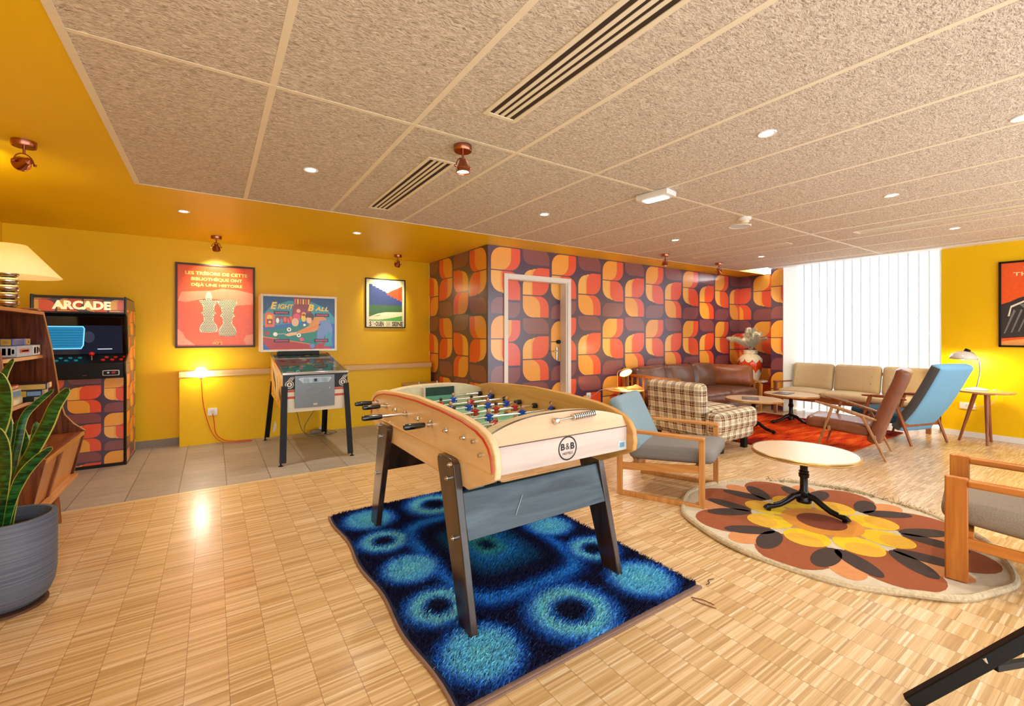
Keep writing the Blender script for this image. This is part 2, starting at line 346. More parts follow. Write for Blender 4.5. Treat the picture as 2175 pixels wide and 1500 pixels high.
# ---------------------------------------------------------------- retro leaf pattern (flat print on a wall, door or machine)
def rr(x0, x1, y0, y1, tl=0, tr=0, br=0, bl=0, n=7, mn=0):
    p = []
    tl, tr, br, bl = [max(v, mn) for v in (tl, tr, br, bl)]
    for cx, cy, r, a0 in ((x1, y1, tr, 0), (x0, y1, tl, 90), (x0, y0, bl, 180), (x1, y0, br, 270)):
        sx = -1 if cx == x1 else 1; sy = -1 if cy == y1 else 1
        if r <= 0: p.append((cx, cy)); continue
        for i in range(n+1):
            a = radians(a0+90*i/n); p.append((cx+sx*r+r*cos(a), cy+sy*r+r*sin(a)))
    return p
def clip(poly, x0, x1, y0, y1):
    def cut(P, ins, inter):
        out = []
        for i in range(len(P)):
            a, b = P[i-1], P[i]
            if ins(b):
                if not ins(a): out.append(inter(a, b))
                out.append(b)
            elif ins(a): out.append(inter(a, b))
        return out
    def ix(v): return lambda a, b: (v, a[1]+(b[1]-a[1])*(v-a[0])/(b[0]-a[0]))
    def iy(v): return lambda a, b: (a[0]+(b[0]-a[0])*(v-a[1])/(b[1]-a[1]), v)
    for ins, it in ((lambda p: p[0] >= x0-1e-9, ix(x0)), (lambda p: p[0] <= x1+1e-9, ix(x1)), (lambda p: p[1] >= y0-1e-9, iy(y0)), (lambda p: p[1] <= y1+1e-9, iy(y1))):
        poly = cut(poly, ins, it)
        if len(poly) < 3: return []
    return poly
LEAFM = [mat('print_plum', '#47284a', rough=.36, var=.02, spec=1, coat=.5), mat('print_mauve', '#85464c', rough=.36, var=.02, spec=1, coat=.5), mat('print_amber', '#f6a93a', rough=.36, var=.02, spec=1, coat=.5),
         mat('print_red', '#ee5128', rough=.36, var=.02, spec=1, coat=.5), mat('print_light_amber', '#fbbb55', rough=.36, var=.02, spec=1, coat=.5)]
def leaves(mb, P3, rect, cp, per, zt, u0=0, sc=1.0, base=0, lift=.0006):
    """P3(u, v, lift) -> point; rect = (u0, u1, v0, v1) window; zt = v of the top of an even column's first leaf"""
    a0, a1, b0, b1 = rect; mb.poly([P3(a0, b0, 0), P3(a1, b0, 0), P3(a1, b1, 0), P3(a0, b1, 0)], base)
    cw = cp*.915; k = per/.908; kx = cp/.508
    R = .165*min(kx, k); q0 = .022*min(kx, k)
    def put(poly, mi, l):
        q = clip(poly, a0, a1, b0, b1)
        if q: mb.poly([P3(u, v, l*lift) for u, v in q], base+mi)
    for c in range(int((a0-u0)/cp)-1, int((a1-u0)/cp)+2):
        x0 = u0+c*cp; x1 = x0+cw
        for r in range(-2, int((zt-b0)/per)+2):
            t = zt-r*per
            if c % 2 == 0:
                y1, y0 = t, t-.30*k; put(rr(x0, x1, y0, y1, R, 0, R, 0, mn=q0), 3, 1); put(rr(x0, x0+cw*.68, y0, y1, R, 0, R, 0), 2, 2)
                y1, y0 = t-.313*k, t-.63*k; put(rr(x0+cw*.36, x1, y0, y1, 0, R, 0, R*.8), 3, 2); put(rr(x0, x1*.45+x0*.55, y0+.035*k, y1, 0, 0, 0, R), 4, 1)
                put(rr(x0+cw*.3, x0+cw*.55, y0+.02*k, y1, 0, 0, 0, R*.4), 2, 1.5)
                y1, y0 = t-.661*k, t-.877*k; put(rr(x0, x1, y0, y1, R*.8, 0, R*.8, 0, mn=q0), 1, 1)
            else:
                y1, y0 = t+.03*k, t-.19*k; put(rr(x0, x1, y0, y1, 0, R*.8, 0, R*.8, mn=q0), 1, 1)
                y1, y0 = t-.225*k, t-.545*k; put(rr(x0+cw*.36, x1, y0, y1, R*.8, 0, R, 0), 3, 2); put(rr(x0, x0+cw*.45, y0, y1-.035*k, R, 0, 0, 0), 4, 1)
                put(rr(x0+cw*.3, x0+cw*.55, y0, y1-.02*k, R*.4, 0, 0, 0), 2, 1.5)
                y1, y0 = t-.56*k, t-.862*k; put(rr(x0, x1, y0, y1, 0, R, 0, R, mn=q0), 3, 1); put(rr(x0, x0+cw*.66, y0, y1, 0, R, 0, R), 2, 2)
# ================================================================ THE ROOM
PARQ = parquet_mat(); TILE = tile_mat(); WOOL = woodwool_mat()
struct(MB().box(-1.9, 9.0, -1.2, 4.69, -.05, 0).build('floor', PARQ, smooth=False))
struct(MB().box(-1.9, 9.0, 4.69, 6.9, -.05, 0).build('floor', TILE, smooth=False))
struct(MB().box(-1.82, 2.96, 4.675, 4.70, 0, .003).build('trim_1', mat('threshold_strip', '#e9d3a2', rough=.3, metal=.3), smooth=False))
# ceiling: painted part and wood wool part
ce = MB(); ce.box(-1.9, -.494, -1.2, 4.46, HC, HC+.05); ce.box(-1.9, 9.0, 4.46, 6.9, HC, HC+.05)
struct(ce.build('ceiling', YEL, smooth=False))
cw_ = MB(); cw_.box(-.494, 8.02, -1.2, 4.46, HC, HC+.05)
cw_ = struct(cw_.build('ceiling', WOOL, smooth=False))
tb = MB(); z0, z1 = HC-.0015, HC+.001
tb.box(-.494, -.462, -1.2, 4.46, HC-.004, z1); tb.box(-.4615, 8.02, 4.447, 4.462, HC-.004, z1)
for k in range(12):
    x = .236+.69*k; tb.box(x-.015, x+.015, -1.2, 4.446, z0, z1)
for y in (.25, 2.352): tb.box(-.461, 8.02, y-.012, y+.012, z0-.0006, z1)
tb.build('ceiling_grid', CREAM, cw_, smooth=False)
struct(MB().box(8.02, 8.22, -1.2, 3.93, HC-.012, HC+.05).build('trim_2', WHITE, smooth=False))
# back wall, left wall
struct(MB().box(-1.9, 2.95, 6.80, 6.9, 0, HC).build('wall_back', YEL, smooth=False))
struct(MB().box(-1.9, -1.81, -1.2, 6.8, 0, HC).build('wall_left', YEL, smooth=False))
struct(MB().box(-1.81, -.33, 6.785, 6.80, 0, .085).build('baseboard_back', mat('grey_tile_skirting', '#8b8378', rough=.5), smooth=False))
# half height boxing along the back wall with a wooden ledge
lg = MB().box(-.324, 2.90, 6.63, 6.80, 0, .825).build('wall_ledge', YEL, smooth=False); struct(lg)
MB().box(-.33, 2.905, 6.605, 6.80, .826, .90).build('ledge_board', wood('pale_ledge_wood', '#d8b070', '#ecc98e', 'X', .5, 4), lg, bevel=.004)
pt = MB()
for (x, z, w, h) in ((.60, .12, .03, .1), (.66, .05, .05, .16), (1.53, .16, .03, .012), (1.42, .17, .012, .03)):
    pt.poly([(x, 6.6285, z), (x+w*.7, 6.6285, z+h*.1), (x+w, 6.6285, z+h*.6), (x+w*.6, 6.6285, z+h), (x+w*.2, 6.6285, z+h*.5)])
pt.build('chipped_paint', C('#efe2bf'), lg, smooth=False)
# papered block with the door
CX, CY = 2.955, 4.943
Z0 = 2.497; DX0, DX1, DZ = 3.245, 4.31, 2.105
wb = MB()
fA = lambda u, v, l: (CX+u, CY-l, v)
fB = lambda u, v, l: (CX-.0-l, CY+u, v)
for r in ((0, DX0-CX, 0, HC), (DX0-CX, DX1-CX, DZ, HC), (DX1-CX, 8.93-CX, 0, HC)): leaves(wb, fA, r, .506, .905, Z0, .045)
wb.box(CX+.002, 8.93, CY+.24, CY+.26, 0, HC, 0)
wb.box(DX0-.02, DX0, CY+.001, CY+.24, 0, DZ, 0); wb.box(DX1, DX1+.02, CY+.001, CY+.24, 0, DZ, 0)
struct(wb.build('wall_middle', LEAFM, smooth=False))
wc = MB()
# the side of the block that faces the arcade corner (print mirrored)
leaves(wc, lambda u, v, l: (CX-.003-l, CY+u, v), (0.0, 1.86, 0, HC), .495, .905, Z0, .035)
struct(wc.build('wall_middle', LEAFM, smooth=False))
# niche beyond the sofa and the column by the window
wn = MB(); leaves(wn, lambda u, v, l: (8.93-l, CY-u, v), (0, 1.02, 0, HC), .506, .905, Z0, .18+.1)
leaves(wn, lambda u, v, l: (8.25-l, 3.997-u, v), (0, .197, 0, HC), .506, .905, Z0, -.0)
wn.box(8.251, 8.99, 3.802, 3.997, 0, HC, 0)
struct(wn.build('wall_niche', LEAFM, smooth=False))
struct(MB().box(8.256, 9.0, 3.79, 3.8015, 0, HC+.25).build('trim_4', WHITE, smooth=False))
# right yellow wall and window reveal
wr = MB().box(8.22, 9.0, -1.2, 1.76, 0, HC+.3); struct(wr.build('wall_right', YEL, smooth=False))
struct(MB().box(8.205, 8.22, -1.2, 1.76, 0, .075).build('baseboard_right', WHITE, bevel=.003))
# door
DM = MB(); leaves(DM, lambda u, v, l: (CX+u, 5.083-l, v), (DX0-CX+.0, DX1-CX-.005, .005, DZ-.02), .506, .905, Z0-.05, .045+.1)
DM.box(DX0, DX1, 5.0835, 5.12, .005, DZ-.02, 0)
dr = struct(DM.build('door_1', LEAFM, smooth=False))
fr = MB()
for x0, x1 in ((DX0-.05, DX0+.01), (DX1-.01, DX1+.05)): fr.box(x0, x1, CY-.022, CY+.0, 0, DZ+.05)
fr.box(DX0+.01, DX1-.01, CY-.022, CY, DZ-.01, DZ+.05)
fr.box(DX0-.0, DX0+.012, CY, 5.08, 0, DZ); fr.box(DX1-.03, DX1, CY, 5.08, 0, DZ); fr.box(DX0+.012, DX1-.03, CY, 5.08, DZ-.02, DZ)
fr.build('door_frame', WHITE, dr, bevel=.003)
hd = MB(); hd.rbox((4.225, 5.07, 1.06), (.045, .012, .2), .015, n=4); hd.cyl((4.225, 5.065, 1.1), (4.225, 5.02, 1.1), .009, 10); hd.tube([(4.225, 5.022, 1.1), (4.2, 5.015, 1.1), (4.11, 5.015, 1.1)], .0095, 10)
hd.build('door_handle', CHROME, dr)
MB().cyl((4.24, 5.083, 1.235), (4.24, 5.05, 1.235), .03, 20).build('door_lock', BLACK, dr)
# window: glazing frame and floor strip
wf = MB()
for y in (1.78, 2.45, 3.12, 3.79): wf.box(9.0, 9.05, y-.03, y+.03, 0, 2.75)
wf.box(9.0, 9.05, 1.76, 3.82, 0, .08); wf.box(9.0, 9.05, 1.76, 3.82, 2.68, 2.76)
wi = struct(wf.build('window_1', WHITE, bevel=.003))
g, nt, b = newmat('window_glass'); setin(b, Roughness=.0, IOR=1.45); b.inputs['Transmission Weight'].default_value = 1; b.inputs['Base Color'].default_value = (1, 1, 1, 1)
tr = N(nt, 'ShaderNodeBsdfTransparent'); mx = N(nt, 'ShaderNodeMixShader'); mx.inputs[0].default_value = .06; nt.links.new(tr.outputs[0], mx.inputs[1]); nt.links.new(b.outputs[0], mx.inputs[2]); nt.links.new(mx.outputs[0], nt.nodes['Material Output'].inputs[0])
GLASS = g
MB().box(9.02, 9.026, 1.78, 3.8, .06, 2.7).build('window_pane', GLASS, wi, smooth=False)
struct(MB().box(8.22, 9.05, 1.76, 3.81, 2.76, 2.80).build('ceiling', WHITE, smooth=False))
# pocket side above the ceiling
struct(MB().box(8.18, 8.22, 1.76, 3.93, HC+.05, 2.80).build('trim_3', WHITE, smooth=False))
# blinds
bm_, nt, b = newmat('blind_fabric'); L = nt.links
df = N(nt, 'ShaderNodeBsdfDiffuse'); df.inputs[0].default_value = (.58, .62, .66, 1); tl = N(nt, 'ShaderNodeBsdfTranslucent'); tl.inputs[0].default_value = (.9, .92, .94, 1)
nz = N(nt, 'ShaderNodeTexNoise'); setin(nz, Scale=3.0); tc = N(nt, 'ShaderNodeTexCoord'); L.new(tc.outputs['Object'], nz.inputs['Vector'])
mx = N(nt, 'ShaderNodeMixShader'); L.new(math_(nt, 'ADD', math_(nt, 'MULTIPLY', nz.outputs[0], .03), .07), mx.inputs[0]); L.new(df.outputs[0], mx.inputs[1]); L.new(tl.outputs[0], mx.inputs[2]); L.new(mx.outputs[0], nt.nodes['Material Output'].inputs[0])
bl = thing('vertical_blinds', 'white vertical blinds drawn across the bright window behind the beige sofa', 'blinds', (8.75, 2.8, 0))
MB((8.75, 2.8, 0)).box(8.72, 8.78, 1.77, 3.785, 2.7, 2.74).build('headrail', WHITE, bl)
ns = 17
for i in range(ns):
    y = 1.825+(3.725-1.825)*i/(ns-1); a = radians(12+random.uniform(-3, 3)); w = .074
    m = MB((8.75, 2.8, 0)); n = 6; vs = []
    for z in (.02, 2.7):
        for k in range(n+1):
            t = -1+2*k/n; vs.append((8.75+sin(a)*w*t+.006*(1-t*t), y+cos(a)*w*t, z))
    m.add(vs, [(k, k+1, k+n+2, k+n+1) for k in range(n)]); m.build('slat', bm_, bl)
# ================================================================ CEILING FITTINGS
def downlight(x, y, i, lab):
    t = thing('downlight', lab, 'ceiling light', (x, y, HC), 0, 'recessed downlights in the ceiling')
    r = MB(); r.lathe([(.033, -.002), (.046, -.006), (.05, -.002), (.05, .0)], n=28, cap=False); r.build('trim_ring', WHITE, t)
    MB().lathe([(.0001, -.002), (.034, -.002)], n=24, cap=False).build('lamp_lens', BULBW, t)
    s = spot('downlight_beam', (x, y, HC-.02), (x, y, 0), DOWN_W, (1, .93, .82), 125, 1, .04); 
DL = [(-.223, 5.223, 'downlight in the yellow ceiling between the arcade machine and the chess poster'), (1.378, 5.231, 'downlight in the yellow ceiling above the pinball machine'),
      (.577, 3.40, 'downlight in the wood wool ceiling left of the small slotted vent'), (2.668, 3.40, 'downlight in the wood wool ceiling right of the small slotted vent'),
      (2.658, 1.31, 'downlight right of the large slotted vent, nearest to the flower rug'), (4.709, 1.316, 'downlight in the ceiling in front of the right window vent, near the smoke detector'),
      (6.749, 1.339, 'downlight between the right window vent and the yellow right wall'), (6.813, 3.44, 'farthest downlight, near the papered corner with the pampas vase'),
      (4.737, 3.43, 'downlight on the papered wall side of the round speaker'), (3.60, .448, 'downlight at the right edge of the photo')]
for i, (x, y, l) in enumerate(DL): downlight(x, y, i, l)
def spotlight(x, y, aim, lab, w=SPOT_W, on=True):
    t = thing('spotlight', lab, 'spotlight', (x, y, HC), 0, 'copper spotlights on the ceiling')
    MB().lathe([(.052, -.036), (.056, -.03), (.056, 0)], n=28).build('ceiling_rose', COPPER, t)
    MB().tube([(0, 0, -.036), (0, 0, -.075)], .007, 8).build('stem', COPPER, t)
    d = (Vector(aim)-Vector((x, y, HC-.13))).normalized(); side = Vector((0, 0, 1)).cross(d)
    side = Vector((1, 0, 0)) if side.length < .05 else side.normalized()
    yk = MB(); c = Vector((0, 0, -.13)); pts = []
    for k in range(13):
        a = pi*k/12; pts.append(c+side*(.046*cos(a))+Vector((0, 0, .055*sin(a))))
    yk.tube(pts, .0035, 6); yk.cyl(c+side*.046, c+side*.056, .008, 10); yk.cyl(c-side*.046, c-side*.056, .008, 10); yk.build('yoke', COPPER, t)
    h = MB(); R = d.to_track_quat('Z', 'Y').to_matrix().to_4x4(); h.X = Matrix.Translation(c) @ R
    h.lathe([(.002, -.05), (.02, -.045), (.026, -.02), (.036, 0), (.041, .012), (.037, .016), (.041, .024), (.043, .036), (.039, .037), (.034, .02)], n=24, cap=False); hh = h.build('lamp_head', COPPER, t)
    g = MB(); g.X = Matrix.Translation(c) @ R; g.lathe([(.0001, .026), (.036, .026)], n=20, cap=False); g.build('lamp_lens', BULBW, hh)
    spot('spotlight_beam', Vector((x, y, HC-.13))+d*.045, aim, w, (1, .88, .62), 75, .8, .02)
spotlight(-.938, 3.86, (-1.8, 4.9, 2.2), 'large copper spotlight at the left edge, on the yellow ceiling above the bookcase')
spotlight(.042, 6.339, (.05, 6.8, 1.95), 'copper spotlight above the orange chess poster')
spotlight(2.263, 6.361, (2.22, 6.8, 1.95), 'copper spotlight above the green landscape poster')
spotlight(1.282, 2.446, (1.30, 2.35, 0), 'copper spotlight beside the slotted vent, over the football table')
spotlight(5.456, 4.118, (5.5, 4.7, .9), 'lit copper spotlight over the brown leather sofa, left of the pair', w=22)
spotlight(6.871, 4.147, (8.5, 4.65, 1.2), 'copper spotlight nearest to the pampas vase, right of the pair', w=42)
SLOT = mat('vent_slot_dark', '#3a2a20', rough=.8)
def vent(x0, x1, y0, y1, lab):
    o = ((x0+x1)/2, (y0+y1)/2, HC); t = thing('slot_vent', lab, 'air vent', o, 0, 'slotted air vents in the ceiling')
    f = MB(o); e = .026; n = 4; w = (x1-x0-2*e); sl = w/(n*2-1+.8)
    f.box(x0, x0+e, y0, y1, HC-.006, HC); f.box(x1-e, x1, y0, y1, HC-.006, HC); f.box(x0+e, x1-e, y0, y0+.03, HC-.006, HC); f.box(x0+e, x1-e, y1-.03, y1, HC-.006, HC)
    f.build('vent_frame', CREAM, t, bevel=.002)
    p = w/n
    for k in range(n-1):
        xx = x0+e+p*(k+1); MB(o).box(xx-p*.27, xx+p*.27, y0+.03, y1-.03, HC-.004, HC).build('blade', CREAM, t, smooth=False)
    MB(o).box(x0+e, x1-e, y0+.03, y1-.03, HC-.0012, HC-.0002).build('slot', SLOT, t, smooth=False)
vent(1.172, 1.375, -.3, 2.02, 'long cream slotted vent running off the top edge of the photo')
vent(1.172, 1.375, 2.715, 4.107, 'cream slotted vent beside the hanging spotlight, on the yellow ceiling side')
vent(6.00, 6.175, .25, 2.03, 'distant slotted vent above the blue armchair, right of the round speaker')
vent(6.00, 6.175, 2.72, 4.08, 'distant slotted vent nearest to the papered wall, beyond the round speaker')
t = thing('emergency_light', 'white box shaped emergency light fixed on the ceiling grid crossing', 'emergency light', (3.03, 2.38, HC), .12)
MB().rbox((0, 0, -.025), (.15, .29, .05), .012, n=4).build('housing', WHITE, t)
MB().rbox((0, -.0, -.053), (.09, .2, .012), .006, n=4).build('diffuser', mat('frosted_diffuser', '#e8f4f0', rough=.2, emit=(.8, 1, .95, 1), es=1.2), t)
t = thing('smoke_detector', 'small round white smoke detector on the ceiling beside the speaker', 'smoke detector', (4.40, 2.385, HC))
MB().lathe([(.06, 0), (.06, -.02), (.052, -.026), (.045, -.028)], n=28).build('base_plate', WHITE, t)
MB().lathe([(.04, -.028), (.042, -.045), (.03, -.055), (.001, -.057)], n=28).build('sensor_head', CREAM, t)
t = thing('ceiling_speaker', 'flat round white speaker recessed in the ceiling beside the smoke detector', 'speaker', (4.70, 2.60, HC))
MB().lathe([(.095, -.002), (.105, -.007), (.112, -.002), (.112, 0)], n=36, cap=False).build('rim', WHITE, t)
MB().lathe([(.0001, -.004), (.096, -.003)], n=36, cap=False).build('grille', mat('speaker_mesh', '#cfd2d2', rough=.7, bump=.4, bscale=600), t)
# ================================================================ POSTERS
def frame(t, x0, x1, z0, z1, y, w, m, o, d=.025):
    f = MB(o); f.box(x0, x0+w, y-d, y, z0, z1); f.box(x1-w, x1, y-d, y, z0, z1); f.box(x0+w, x1-w, y-d, y, z0, z0+w); f.box(x0+w, x1-w, y-d, y, z1-w, z1)
    f.build('frame', m, t, bevel=.002)
DKF = wood('dark_frame_wood', '#2a1710', '#43261a', 'X', .35, 5)
o = (.05, 6.79, 1.70); t = thing('framed_poster', 'square dark framed orange poster of two chess pieces with French heading', 'poster', o)
X0, X1, Y0, Y1 = -.372, .470, 1.178, 2.228; frame(t, X0, X1, Y0, Y1, 6.80, .022, DKF, o, .03)
p = MB(o); yy = 6.786
def P(pts, mi, l): p.poly([(x, yy-l*.0004, z) for x, z in pts], mi)
P([(X0+.02, Y0+.02), (X1-.02, Y0+.02), (X1-.02, Y1-.02), (X0+.02, Y1-.02)], 0, 0)
P([(X0+.06, 1.87), (.0, 1.90), (.1, 1.93), (X1-.2, 1.92), (X1-.022, 1.88), (X1-.022, 1.74), (X1-.2, 1.72), (.2, 1.78), (-.05, 1.8), (X0+.1, 1.745), (X0+.025, 1.76)], 1, 1)
P([(X0+.022, 1.42), (X0+.07, 1.37), (X0+.1, 1.30), (X0+.2, 1.21), (X0+.022, 1.21)], 1, 1)
P([(X1-.022, 1.35), (X1-.1, 1.33), (X1-.13, 1.27), (X1-.1, 1.21), (X1-.022, 1.21)], 1, 1)
def piece(cx, pts, l):
    pr_ = [(cx+x, z) for x, z in pts]+[(cx-x, z) for x, z in pts[::-1]]
    P(pr_, 2, l)
    for i in range(26):                         # woven wicker dots
        z = 1.33+i*.0185
        for j in range(-10, 11):
            x = j*.018+(i % 2)*.009; hw = 0
            for (xa, za), (xb, zb) in zip(pts, pts[1:]):
                if min(za, zb) <= z <= max(za, zb) and za != zb: hw = xa+(xb-xa)*(z-za)/(zb-za)
            if abs(x) < hw-.008: P([(cx+x-.0075, z-.002), (cx+x+.003, z-.0085), (cx+x+.0075, z), (cx+x-.003, z+.0065)], 3, l+1)
piece(-.035, [(.0, 1.37), (.085, 1.375), (.098, 1.41), (.085, 1.46), (.05, 1.51), (.055, 1.59), (.08, 1.61), (.055, 1.64), (.06, 1.70), (.1, 1.77), (.03, 1.78), (.035, 1.82), (.02, 1.87), (0, 1.89)], 2)
piece(.165, [(.0, 1.32), (.085, 1.33), (.1, 1.37), (.085, 1.43), (.05, 1.48), (.055, 1.56), (.085, 1.58), (.06, 1.61), (.07, 1.68), (.105, 1.74), (.105, 1.78), (0, 1.785)], 4)
for tx, z, w, h in (('LES TRÉSORS DE CETTE', 2.115, .66, .052), ('BIBLIOTHÈQUE ONT', 2.04, .54, .056), ('DÉJÀ UNE HISTOIRE', 1.965, .54, .056)):
    p.text(tx, (.055, yy-.0006, z), (1, 0, 0), (0, 0, 1), w, h, 4, bold=.03)
p.text('HOME', (.06, yy-.0006, 1.235), (1, 0, 0), (0, 0, 1), .1, .045, 5, bold=.01)
p.tube([(.06+.035*cos(a), yy-.0012, 1.262+.022*sin(a)) for a in [pi*k/8 for k in range(9)]], .002, 4, mi=5)
p.build('poster_print', [C('#f2602a', rough=.22), C('#f79a72', rough=.22), C('#e4dcbc', rough=.3), C('#2f3a2c', rough=.3), C('#ffe27a', rough=.3), C('#ffb84a', rough=.3)], t, smooth=False)
o = (2.225, 6.79, 1.82); t = thing('framed_poster', 'small black framed landscape poster in blue, red and green reading St-Ouen Seine', 'poster', o)
X0, X1, Y0, Y1 = 1.911, 2.534, 1.446, 2.20; frame(t, X0, X1, Y0, Y1, 6.80, .014, BLACK, o)
p = MB(o); yy = 6.79; w_ = X1-X0; h_ = Y1-Y0
def Q(pts, mi, l): p.poly([(X0+u*w_, yy-l*.0004, Y0+v*h_) for u, v in pts], mi)
Q([(.02, .02), (.98, .02), (.98, .98), (.02, .98)], 0, 0)
st = [(.09, .88)]
for k in range(10): st += [(.09+.083*(k+1), .88-.032*k-.01*(k > 0)), (.09+.083*(k+1), .88-.032*(k+1))]
Q([(.09, .46)]+[(.92, .46)]+[(min(a, .92), b) for a, b in st[::-1]], 1, 1)
Q([(.52, .69), (.62, .75), (.92, .86), (.92, .55), (.87, .55), (.87, .58), (.78, .58), (.78, .61), (.7, .61), (.7, .64), (.62, .64), (.62, .67), (.54, .67)], 2, 2)
Q([(.09, .22), (.3, .29), (.5, .315), (.92, .33), (.92, .46), (.09, .46)], 3, 1)
Q([(.09, .16), (.35, .17), (.6, .2), (.92, .25), (.92, .33), (.5, .32), (.3, .29), (.09, .22)], 0, 2)
Q([(.09, .14), (.92, .14), (.92, .25), (.6, .195), (.35, .165), (.09, .165)], 4, 2); Q([(.16, .225), (.35, .262), (.38, .262), (.3, .242)], 6, 3)
for tx, u, w in (('S', .125, .05), ('T', .185, .02), ('-', .22, .03), ('OUEN', .35, .2), ('SEINE', .80, .28)):
    p.text(tx, (X0+u*w_, yy-.0008, Y0+(.11 if tx == 'T' else .08)*h_), (1, 0, 0), (0, 0, 1), w*w_, (.03 if tx == 'T' else .012 if tx == '-' else .095)*h_, 5, bold=.035)
p.text('SUR', (X0+.565*w_, yy-.0008, Y0+.08*h_), (1, 0, 0), (0, 0, 1), .09*w_, .04*h_, 5)
Q([(.51, .115), (.62, .115), (.62, .12), (.51, .12)], 5, 3); Q([(.51, .04), (.62, .04), (.62, .045), (.51, .045)], 5, 3)
p.build('poster_print', [C('#f6efc4', rough=.25), C('#3c4a80', rough=.25), C('#f2502a', rough=.25), C('#3f6a36', rough=.25), C('#5cb043', rough=.25), C('#33351f', rough=.4), C('#274022', rough=.3)], t, smooth=False)
# right wall poster
o = (8.21, .8, 1.72); t = thing('framed_poster', 'black framed orange poster of a dark hill and pale moon, cut by the right edge', 'poster', o)
f = MB(o); y0, y1, a0, a1 = .385, 1.224, 1.188, 2.252
for b_ in ((y0, y0+.022, a0, a1), (y1-.022, y1, a0, a1), (y0, y1, a0, a0+.022), (y0, y1, a1-.022, a1)): f.box(8.188, 8.22, *b_)
f.build('frame', BLACK, t, bevel=.002)
p = MB(o); xx = 8.204
def Q(pts, mi, l): p.poly([(xx-l*.0004, y1-u*(y1-y0), a0+v*(a1-a0)) for u, v in pts], mi)
Q([(.02, .02), (.98, .02), (.98, .98), (.02, .98)], 0, 0)
Q([(.4, .62), (.34, .66), (.36, .7), (.42, .73), (.6, .76), (.75, .7), (.7, .6)], 1, 1)
Q([(.02, .10), (.02, .5), (.12, .53), (.2, .57), (.32, .6), (.42, .64), (.6, .62), (.8, .66), (.98, .6), (.98, .22), (.5, .14)], 2, 2)
Q([(.02, .02), (.98, .02), (.98, .24), (.5, .13), (.02, .065)], 3, 3)
for k in range(13):
    u = .05+.07*k; Q([(u, .16+.01*k), (u+.015, .16+.01*k), (u+.12, .42+.01*(k % 4)), (u+.10, .44)], 4, 3)
Q([(.09, .36), (.11, .36), (.13, .46), (.3, .54), (.29, .555), (.12, .48)], 1, 4); Q([(.2, .5), (.3, .5), (.46, .28), (.43, .27)], 4, 4)
for tx, u, v, w in (('TH', .295, .905, .10), ('THIS', .265, .845, .24), ('H', .31, .785, .05)):
    p.text(tx, (xx-.0014, y1-u*(y1-y0), a0+v*(a1-a0)), (0, -1, 0), (0, 0, 1), w*(y1-y0), .045, 5, bold=.015)
p.build('poster_print', [C('#f4602c', rough=.22), C('#e9e6d4', rough=.25), C('#37363c', rough=.25), C('#e8a25c', rough=.25), C('#77787a', rough=.25), C('#ffe9b0', rough=.25)], t, smooth=False)
# ================================================================ SOCKETS, CORDS
def socket(name, lab, loc, nrm, w=.1, h=.09):
    t = thing(name, lab, 'socket', loc); ax = Vector(nrm); s = Vector((0, 0, 1)).cross(ax)
    m = MB(); d = [abs(s[i])*w+abs(ax[i])*.012+(h if i == 2 else 0) for i in range(3)]; m.rbox(tuple(ax*.006), d, .004, n=3); m.build('face_plate', WHITE, t)
    q = MB(); q.cyl(ax*.008, ax*.014, .022, 20); q.build('socket_well', C('#d8d8d2'), t); return t
socket('wall_socket', 'white wall socket low on the yellow boxing with a red plug lead', (.005, 6.629, .39), (0, -1, 0))
socket('wall_socket', 'white socket on the patterned wall beside the small lamp table', (4.72, CY-.001, .42), (0, -1, 0), .09, .09)
socket('wall_socket', 'white double socket on the yellow wall under the right side table', (8.219, 1.505, .41), (-1, 0, 0), .15, .085)
t = thing('bulb_lamp', 'bare glowing globe bulb on a red cord hanging over the yellow ledge', 'lamp', (-.112, 6.58, .87))
MB().sphere((0, 0, .015), .064, 20).build('globe_bulb', BULB, t)
MB().lathe([(.02, -.06), (.022, -.045), (.02, -.035)], n=16).build('lamp_holder', C('#c8391c'), t)
cd = MB((-.112, 6.58, .87)); pts = [(-.112, 6.58, .82), (-.105, 6.605, .7), (-.09, 6.615, .5), (-.05, 6.615, .3), (0, 6.60, .14), (.08, 6.56, .03), (.22, 6.5, .008), (.36, 6.48, .006), (.42, 6.52, .006), (.36, 6.56, .006), (.25, 6.57, .007), (.13, 6.59, .03), (.04, 6.61, .12), (.02, 6.61, .28), (.005, 6.6, .37)]
def smooth_path(p, n=6):
    p = [Vector(q) for q in p]; out = []
    for i in range(len(p)-1):
        a, b, c, d = p[max(i-1, 0)], p[i], p[i+1], p[min(i+2, len(p)-1)]
        for k in range(n):
            t = k/n; out.append(.5*((2*b)+(c-a)*t+(2*a-5*b+4*c-d)*t*t+(3*b-a-3*c+d)*t**3))
    return out+[p[-1]]
cd.tube(smooth_path(pts), .0045, 6); cd.build('red_cord', C('#d8431c'), t)
point('bulb_light', (-.112, 6.5, .885), 1.6, (1, .85, .6), .05)
t = thing('power_adapter', 'tangle of grey mains lead and plug block on the tiles under the pinball machine', 'cable', (1.22, 6.45, 0))
MB().rbox((-.05, .06, .03), (.13, .06, .045), .008, n=3).build('plug_block', C('#8d8478'), t); MB().rbox((.02, .08, .06), (.06, .05, .04), .008, n=3).build('plug', WHITE, t)
MB().tube(smooth_path([(-.38, -.3, .55), (-.3, -.1, .3), (-.22, -.05, .06), (-.05, -.1, .008), (.15, -.08, .007), (.2, .02, .007), (.05, .1, .03)]), .004, 6).build('grey_cord', C('#6d6458'), t)
